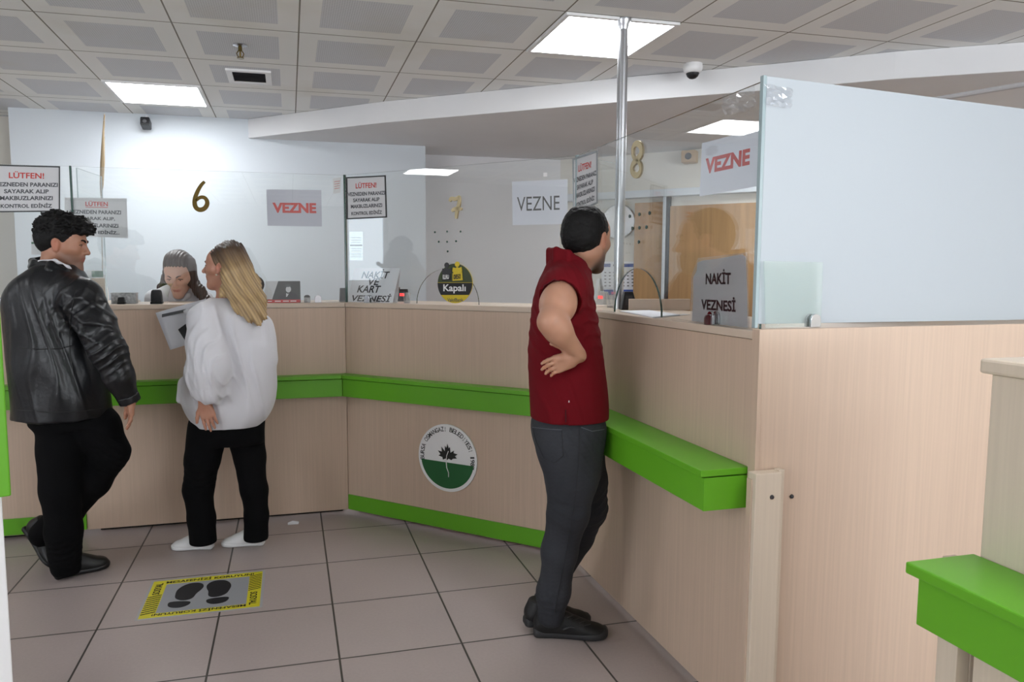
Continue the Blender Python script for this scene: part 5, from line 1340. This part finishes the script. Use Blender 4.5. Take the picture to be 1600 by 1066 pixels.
b.build('body', 'skin', R_, .0042, H_.colour((172, 124, 100), (80, 60, 52), .5))
H_.features(R_, 'hair_black', .0042)
h = Field(); H_.ell(h, (0, -.022, .058), (.088, .108, .098)); H_.ell(h, (.0, .058, .098), (.070, .062, .042), .03); H_.ell(h, (0, .088, .080), (.050, .036, .026), .02); H_.ell(h, (0, -.060, .012), (.068, .058, .066), .03)
H_.ell(h, (0, .102, -.018), (.085, .060, .083), .012, 's'); H_.ell(h, (0, .05, -.075), (.1, .09, .058), .01, 's')
for q in (-1, 1): H_.ell(h, (q*.090, -.004, -.010), (.030, .024, .038), .004, 's')
h.plane(H_.w(0, -.05, -.055), -H_.M[:, 2], .012)
def curls(p):
    q = H_.l(p); up = np.clip((q[:, 2]-.02)/.06, 0.12, 1); return up*(wob(p, 95, .0075)+wob(p+.3, 170, .0045))
h.field(curls, 0); h.build('hair', 'hair_black', R_, .0032, relax=0)
s = Field()
s.loft(secs(((415, 62, 116, .10), (426, 48, 126, .13), (443, 26, 136, .155), (470, 14, 142, .170), (504, 14, 148, .175), (540, 20, 154, .172), (580, 25, 162, .175), (620, 27, 167, .180), (652, 27, 168, .182)), HD), k=.03, pw=2.25, cap=.008)
s.chain([P(110, 458, 3.32), P(128, 466, 3.30), P(150, 505, 3.26), P(168, 550, 3.23), P(186, 590, 3.24), P(199, 620, 3.27)], [.085, .086, .080, .074, .062, .049], .035)
s.chain([P(42, 462, 3.45), P(34, 480, 3.50), P(48, 540, 3.60), P(90, 560, 3.66)], [.083, .075, .07, .05], .035)
s.plane(P(199, 620, 3.27)+(P(206, 634, 3.28)-P(199, 620, 3.27))*.6, P(206, 634, 3.28)-P(186, 590, 3.24), .003) if False else None
s.cone(H_.w(0, -.03, -.06), P(86, 412, 3.42), .060, .068, .008, 's')
s.field(folds(P(140, 500, 3.2), .13, EZ*.9+E1*.5, .05, .009), 0); s.field(folds(P(165, 555, 3.17), .09, EZ*.9-E1*.4, .035, .010), 0); s.field(folds(P(60, 520, 3.2), .20, E1+EZ*.15, .075, .008), 0)
s.field(folds(P(112, 480, 3.2), .13, E1*.9-EZ*.45, .06, .009, 1.0), 0); s.field(folds(P(80, 610, 3.2), .16, E1+EZ*.1, .08, .006), 0); s.field(lambda p: wob(p, 15, .006, (1, 1, .55)), 0)
jk = s.build('leather_jacket', 'leather', R_, .0048)
c = Field()
pts = [P(50, 408, 3.50), P(54, 410, 3.36), P(80, 412, 3.31), P(103, 424, 3.32), P(124, 441, 3.36), P(136, 452, 3.42)]
for a0, a1 in zip(pts[:-1], pts[1:]): c.cone(a0, a1, .012, .012, .012); c.cone(a0-EZ*.030-E2*.018, a1-EZ*.028-E2*.016, .011, .010, .03)
c.chain([P(50, 408, 3.50), P(80, 402, 3.56), P(110, 415, 3.54)], [.014, .014, .014], .012)
c.build('jacket_collar', 'leather', jk, .0045)
seam(jk, R_, [(26, 542), (60, 546), (95, 545), (112, 540)], 'back_seam', 'leather_seam', .0022); seam(jk, R_, [(118, 452), (112, 485), (108, 520), (110, 560), (116, 590)], 'armhole_seam', 'leather_seam', .0022)
seam(jk, R_, [(28, 641), (80, 645), (130, 643), (162, 637)], 'hem_seam', 'leather_seam', .0018)
c = Field(); c.chain([P(62, 409, 3.34), P(86, 408, 3.33), P(106, 418, 3.345), P(121, 433, 3.38)], [.009]*4, .01); c.build('inner_shirt_collar', 'blouse', R_, .0035)
pts = [P(24+ (118-24)*k/8, 545.5+1.5*math.sin(k*.9), 3.40)-E2*(.176*math.sqrt(max(0.02, 1-((k/8*1.35-.68)**2*1.6)))+.001) for k in range(9)]
cf = Field(); a0, a1 = P(199, 618, 3.268), P(204, 629, 3.275); cf.cone(a0, a1, .049, .047, .01); cf.plane(a1, a1-a0, .003); cf.plane(a0, a0-a1, .003); cf.build('cuff', 'leather', jk, .004)
j = Field()
j.loft(secs(((600, 48, 152, .12), (640, 46, 160, .135), (665, 48, 172, .13)), HD), k=.03)
j.chain([P(88, 645, 3.38), P(95, 700, 3.35), P(95, 765, 3.335), P(100, 830, 3.35), P(103, 884, 3.375)], [.100, .098, .086, .077, .070], .03)
j.chain([P(124, 632, 3.42), P(150, 668, 3.42), P(172, 708, 3.425), P(146, 752, 3.45), P(105, 800, 3.49), P(68, 834, 3.54)], [.100, .105, .084, .078, .07, .066], .03)
j.field(folds(P(172, 710, 3.36), .09, EZ+E1*.8, .035, .006), 0); j.field(folds(P(100, 870, 3.3), .08, EZ, .03, .007), 0); j.field(lambda p: wob(p, 20, .003, (1, 1, .6)), 0)
j.plane(P(103, 897, 3.375), -EZ)
j.build('trousers', 'trousers_black', R_, .005)
n1_, n2_ = atz(84, 905, 0), atz(172, 884, 0)
shoe(R_, n1_, n2_, np.linalg.norm(n2_-n1_), ('boot_black', 'boot_black'), .052, .080, .030)
a0, a1 = P(38, 826, 3.60), P(76, 888, 3.53); a1[2] = 0.012
shoe(R_, a0, a1, .275, ('boot_black', 'boot_black'), .052, .075, .028, up=E1*.8+EZ*.6)

# ---------------- woman in the white blouse
R_ = person(340, 858, 'person with long blonde hair in loose white blouse and black trousers holding papers')
HD = 3.72
H_ = Head(350, 419, 3.72, -84, -2, 0, .95)
b = Field(); H_.skin(b, False, 1.05)
b.cone(H_.w(0, -.028, -.045), P(354, 470, 3.73), .046, .055, .03)
sh, el, wr = P(325, 500, 3.58), P(327, 566, 3.50), P(319, 626, 3.50)
b.chain([sh, el, wr], [.05, .04, .026], .03)
hand(b, wr, -EZ*.96+E1*.22, E2, -1, .92, (.10, .12, .16, .2), .09, (.7, .75, .1))
fsh, fel, fwr = P(378, 500, 3.88), P(330, 572, 4.02), P(302, 528, 3.92)
b.chain([fsh, fel, fwr], [.05, .04, .026], .03); hand(b, fwr, -E1*.8+EZ*.4-E2*.2, EZ*.4-E2, -1, .85, (.3, .35, .4, .45), .02)
b.loft(secs(((475, 325, 385, .09), (500, 312, 405, .12), (560, 308, 410, .12), (620, 302, 412, .13), (665, 305, 405, .13)), HD), k=.04)
b.chain([P(325, 655, 3.68), P(312, 750, 3.68), P(318, 838, 3.70)], [.075, .055, .038], .03); b.chain([P(380, 655, 3.76), P(395, 750, 3.75), P(399, 832, 3.74)], [.075, .055, .038], .03)
b.build('body', 'skin', R_, .0042, H_.colour((180, 130, 108)))
H_.features(R_, 'hair_brown', .0028)
MB().lathe(H_.w(-.088, .0, -.036), [(.0001, .005), (.005, .003), (.006, 0), (.004, -.004), (.0001, -.005)], 12).build('earring', 'gold', R_, 0, True)
h = Field(); H_.ell(h, (0, -.024, .042), (.084, .102, .092)); H_.ell(h, (0, .105, -.030), (.1, .070, .100), .012, 's'); H_.ell(h, (0, .06, -.09), (.1, .085, .09), .01, 's')
for q in (-1,): H_.ell(h, (q*.092, .004, -.012), (.03, .022, .034), .006, 's')
h.chain([P(362, 398, 3.78), P(374, 425, 3.70), P(384, 455, 3.66), P(396, 482, 3.60), P(404, 506, 3.57)], [.075, .068, .055, .042, .014], .03)
h.chain([P(356, 396, 3.66), P(362, 428, 3.63), P(365, 455, 3.62), P(376, 478, 3.585), P(390, 500, 3.56)], [.03, .045, .042, .034, .012], .03)
h.chain([P(370, 410, 3.82), P(392, 445, 3.74), P(404, 472, 3.66), P(413, 497, 3.60)], [.05, .045, .036, .012], .03)
h.chain([P(357, 428, 3.63), P(352, 452, 3.615), P(343, 464, 3.60)], [.024, .020, .008], .02)
h.cone(H_.w(0, .02, -.08), H_.w(0, -.02, -.06), .04, .04, .01, 's')
hd_ = (P(404, 506, 3.57)-P(362, 410, 3.70)); hd_ /= np.linalg.norm(hd_); hx = np.cross(hd_, E2); hx /= np.linalg.norm(hx)
def strands(p):
    q = p-H_.o; u = q@hx; v = q@E2; t = q@hd_; return .0022*np.sin(u*420+v*160+2.5*np.sin(t*14)+1.5*np.sin(u*60))+.0022*np.sin(u*190+1.2*np.sin(t*22+v*30))
h.field(strands, 0)
def hcol(V):
    q = V-H_.o; u = q@hx; v = q@E2; t = q@hd_; L_ = H_.l(V); m = .5+.5*np.sin(u*420+v*160+2.5*np.sin(t*14)+1.5*np.sin(u*60)); m2 = .5+.5*np.sin(u*110+v*70+np.sin(t*9)*2)
    dk = np.array([62, 44, 32.]); lt = np.array([184, 156, 112.]); w_ = np.clip((t+.06)/.16, 0.0, 1)*(.55+.3*m+.25*m2); return dk+(lt-dk)*np.clip(w_, 0, 1)[:, None]
h.build('hair', 'hair_blonde', R_, .0036, hcol, relax=0)
s = Field()
s.loft(secs(((464, 330, 372, .07), (474, 316, 392, .115), (488, 308, 408, .145), (505, 304, 422, .16), (535, 300, 428, .17), (560, 296, 430, .175), (585, 291, 430, .18), (608, 288, 430, .185), (628, 288, 428, .185), (646, 296, 421, .18), (664, 308, 408, .165)), HD), k=.03, pw=2.2, cap=.008)
s.chain([P(334, 490, 3.62), P(322, 500, 3.58), P(322, 540, 3.53), P(325, 580, 3.49), P(326, 608, 3.485)], [.07, .078, .085, .095, .078], .035)
s.chain([P(388, 495, 3.82), P(385, 530, 3.92), P(345, 572, 3.97), P(318, 552, 3.93)], [.07, .08, .07, .055], .035)
s.chain([P(412, 505, 3.70), P(420, 560, 3.70)], [.04, .035], .05)
s.cone(P(322, 606, 3.49), P(318, 640, 3.48), .040, .055, .006, 's')
s.cone(P(288, 600, 3.70), P(279, 626, 3.66), .03, .008, .03)
s.cone(H_.w(0, -.03, -.06), P(354, 462, 3.73), .050, .06, .008, 's')
s.field(folds(P(375, 580, 3.54), .30, E1+EZ*.05, .085, .011), 0); s.field(folds(P(325, 560, 3.43), .12, E1-EZ*.2, .05, .009), 0); s.field(folds(P(345, 600, 3.5), .10, E1*.8+EZ*.4, .045, .009), 0); s.field(folds(P(300, 560, 3.6), .14, E1+EZ*.2, .05, .008), 0)
s.field(lambda p: wob(p, 17, .005, (1, 1, .4)), 0); s.plane(P(360, 663, 3.7), -EZ, .004)
s.build('blouse', 'blouse', R_, .0048)
j = Field(); j.loft(secs(((625, 303, 412, .14), (655, 298, 413, .15), (675, 297, 412, .145), (692, 296, 412, .12)), HD), k=.02)
j.chain([P(326, 670, 3.68), P(316, 720, 3.675), P(310, 765, 3.675), P(315, 810, 3.69), P(317, 846, 3.70)], [.100, .088, .074, .070, .069], .02)
j.chain([P(382, 670, 3.76), P(390, 715, 3.755), P(397, 765, 3.75), P(401, 805, 3.745), P(400, 838, 3.745)], [.098, .080, .068, .062, .063], .02)
j.field(folds(P(310, 745, 3.6), .09, EZ+E1*.3, .035, .005), 0); j.field(lambda p: wob(p, 20, .003, (1, 1, .6)), 0)
j.plane(P(317, 848, 3.70), -EZ); j.build('trousers', 'trousers_black', R_, .005)
for h_, t_ in (((334, 857), (268, 858)), ((414, 851), (346, 853))):
    n1_, n2_ = atz(*h_, 0), atz(*t_, 0); shoe(R_, n1_, n2_, np.linalg.norm(n2_-n1_), ('shoe_white', 'shoe_white'), .046, .060, .026)
# what she holds
def loose(name, pts, label, m_='paper', bow=0.01, cat='paper'):
    q = [np.asarray(p) for p in pts]; nn = np.cross(q[1]-q[0], q[3]-q[0]); nn /= np.linalg.norm(nn); vs_ = []; N_ = 8
    for j_ in range(N_):
        for i in range(N_):
            u, w_ = i/(N_-1), j_/(N_-1); cut = 0
            p = (q[0]*(1-u)+q[1]*u)*(1-w_)+(q[3]*(1-u)+q[2]*u)*w_; vs_.append(p+nn*bow*math.sin(math.pi*u)*(.6+.4*w_))
    mb = MB().add(vs_, [(j_*N_+i, j_*N_+i+1, (j_+1)*N_+i+1, (j_+1)*N_+i) for j_ in range(N_-1) for i in range(N_-1)])
    o = mb.build(name, m_, None, 0, True); l = Vector(v3(q[0])); o.data.transform(Matrix.Translation(-l)); o.location = l; tag(o, label, cat)
    o.modifiers.new('thickness', 'SOLIDIFY').thickness = .0006; return o
loose('document', [P(266, 547, 3.80), P(312, 533, 3.84), P(318, 468, 3.86), P(243, 489, 3.80)], 'larger white form with grey printed line held out left of the white blouse')
doc = COL.objects[-1] if False else bpy.data.objects['document']
MB().ext([P(254, 496, 3.79)-E2*.008, P(306, 484, 3.83)-E2*.008, P(306, 480, 3.83)-E2*.008, P(254, 491, 3.79)-E2*.008], -E2*.0006).build('printed_line', 'grey_ink', doc)
top_obj(MB().ext([P(251, 494, 3.793), P(300, 482, 3.832), P(300, 479, 3.832), P(251, 490, 3.793)], -E2*.0006), 'form_line', 'grey_ink', P(251, 494, 3.793), 'grey printed heading line on the larger form held by the blonde haired person', 'print') if False else None
loose('document', [P(300, 516, 3.775), P(322, 505, 3.785), P(322, 466, 3.80), P(286, 486, 3.775)], 'smaller white sheet held in front of the larger form beside the blouse', bow=.004)
ph = P(296, 524, 3.775)
top_obj(MB().obox(ph, E1*.028+EZ*.02, EZ*.05-E1*.03, E2*.004), 'mobile_phone', 'black_plastic', ph-EZ*.05, 'black phone edge held with the papers beside the white blouse', 'phone', bevel=.003)

# ---------------- cashier behind the left counter
R_ = thing('person', P(280, 700, 4.62)*np.array([1, 1, 0]), 'person in white shirt with long brown hair looking down behind the left counter', 'person')
HD = 4.62
H_ = Head(280, 430, 4.52, 176, 24, 0, 1.06)
b = Field(); H_.skin(b, False)
b.cone(H_.w(0, -.03, -.04), P(279, 466, 4.64), .046, .055, .03)
b.loft(secs(((468, 250, 310, .09), (500, 238, 322, .11), (620, 244, 316, .11), (760, 242, 318, .12)), HD), k=.04)
for q in (-1, 1):
    b.chain([P(280+q*40, 480, 4.62), P(280+q*44, 545, 4.60), P(280+q*14, 520, 4.52 if q > 0 else 4.54)], [.045, .036, .026], .03)
    hand(b, P(280+q*14, 520, 4.52 if q > 0 else 4.54), -E1*q-EZ*.1, -EZ, -q, .8)
    b.chain([P(280+q*18, 760, 4.64), P(280+q*19, 860, 4.62)], [.075, .055], .03)
    an = P(280+q*19, 860, 4.62); an[2] = .06; b.cone(P(280+q*19, 860, 4.62), an, .055, .035, .03); b.cone(an, an-E2*.14-EZ*.03, .032, .022, .02)
b.build('body', 'skin', R_, .0045, H_.colour((214, 172, 152)))
H_.features(R_, 'hair_brown', .0026)
h = Field(); H_.ell(h, (0, -.022, .046), (.083, .102, .094)); H_.ell(h, (0, .0, .100), (.060, .060, .040), .03)
H_.ell(h, (0, .108, -.030), (.078, .062, .096), .010, 's'); H_.ell(h, (0, .06, -.095), (.1, .09, .08), .01, 's')
for q in (-1, 1): H_.ell(h, (q*.090, -.000, -.010), (.026, .020, .032), .006, 's')
h.chain([P(296, 412, 4.56), P(301, 440, 4.53), P(312, 455, 4.50), P(324, 472, 4.48), P(330, 500, 4.48)], [.036, .030, .032, .028, .02], .03)
h.chain([P(264, 412, 4.60), P(260, 436, 4.66), P(252, 450, 4.74), P(250, 480, 4.78)], [.034, .026, .022, .015], .03)
h.field(lambda p: .002*np.sin((p@E1)*360+2*np.sin(p[:, 2]*22)), 0); h.build('hair', 'hair_brown', R_, .004, relax=0)
s = Field(); s.loft(secs(((444, 264, 297, .06), (449, 254, 308, .085), (458, 241, 321, .11), (475, 234, 328, .12), (500, 234, 328, .125), (620, 240, 322, .125), (700, 238, 322, .13)), HD), k=.03, cap=.01)
for q in (-1, 1): s.chain([P(280+q*37, 468, 4.62), P(280+q*44, 545, 4.60), P(280+q*18, 522, 4.54)], [.062, .055, .042], .03)
s.cone(H_.w(0, -.03, -.06), P(279, 464, 4.60), .050, .056, .006, 's'); s.field(lambda p: wob(p, 20, .004, (1, 1, .5)), 0)
st_ = s.build('white_shirt', 'blouse', R_, .0055)
for q in (-1, 1):
    c = Field(); c.chain([P(280+q*18, 453, 4.60), P(280+q*14, 462, 4.52), P(280+q*4, 472, 4.50)], [.014, .016, .008], .012); c.build('shirt_collar', 'blouse', st_, .0045)
j = Field()
for q in (-1, 1): an = P(280+q*19, 860, 4.62); an[2] = .05; j.chain([P(280+q*16, 740, 4.63), P(280+q*19, 860, 4.62), an], [.098, .075, .055], .02)
j.loft(secs(((690, 244, 316, .125), (760, 240, 320, .135)), HD), k=.03); j.plane(EZ*.04, -EZ); j.build('trousers', 'trousers_black', R_, .007)
for q in (-1, 1): an = P(280+q*19, 860, 4.62); an[2] = 0.0; shoe(R_, an+E2*.06, an-E2*.18, .24, ('shoe_black', 'shoe_black'), .045, .055, .022)
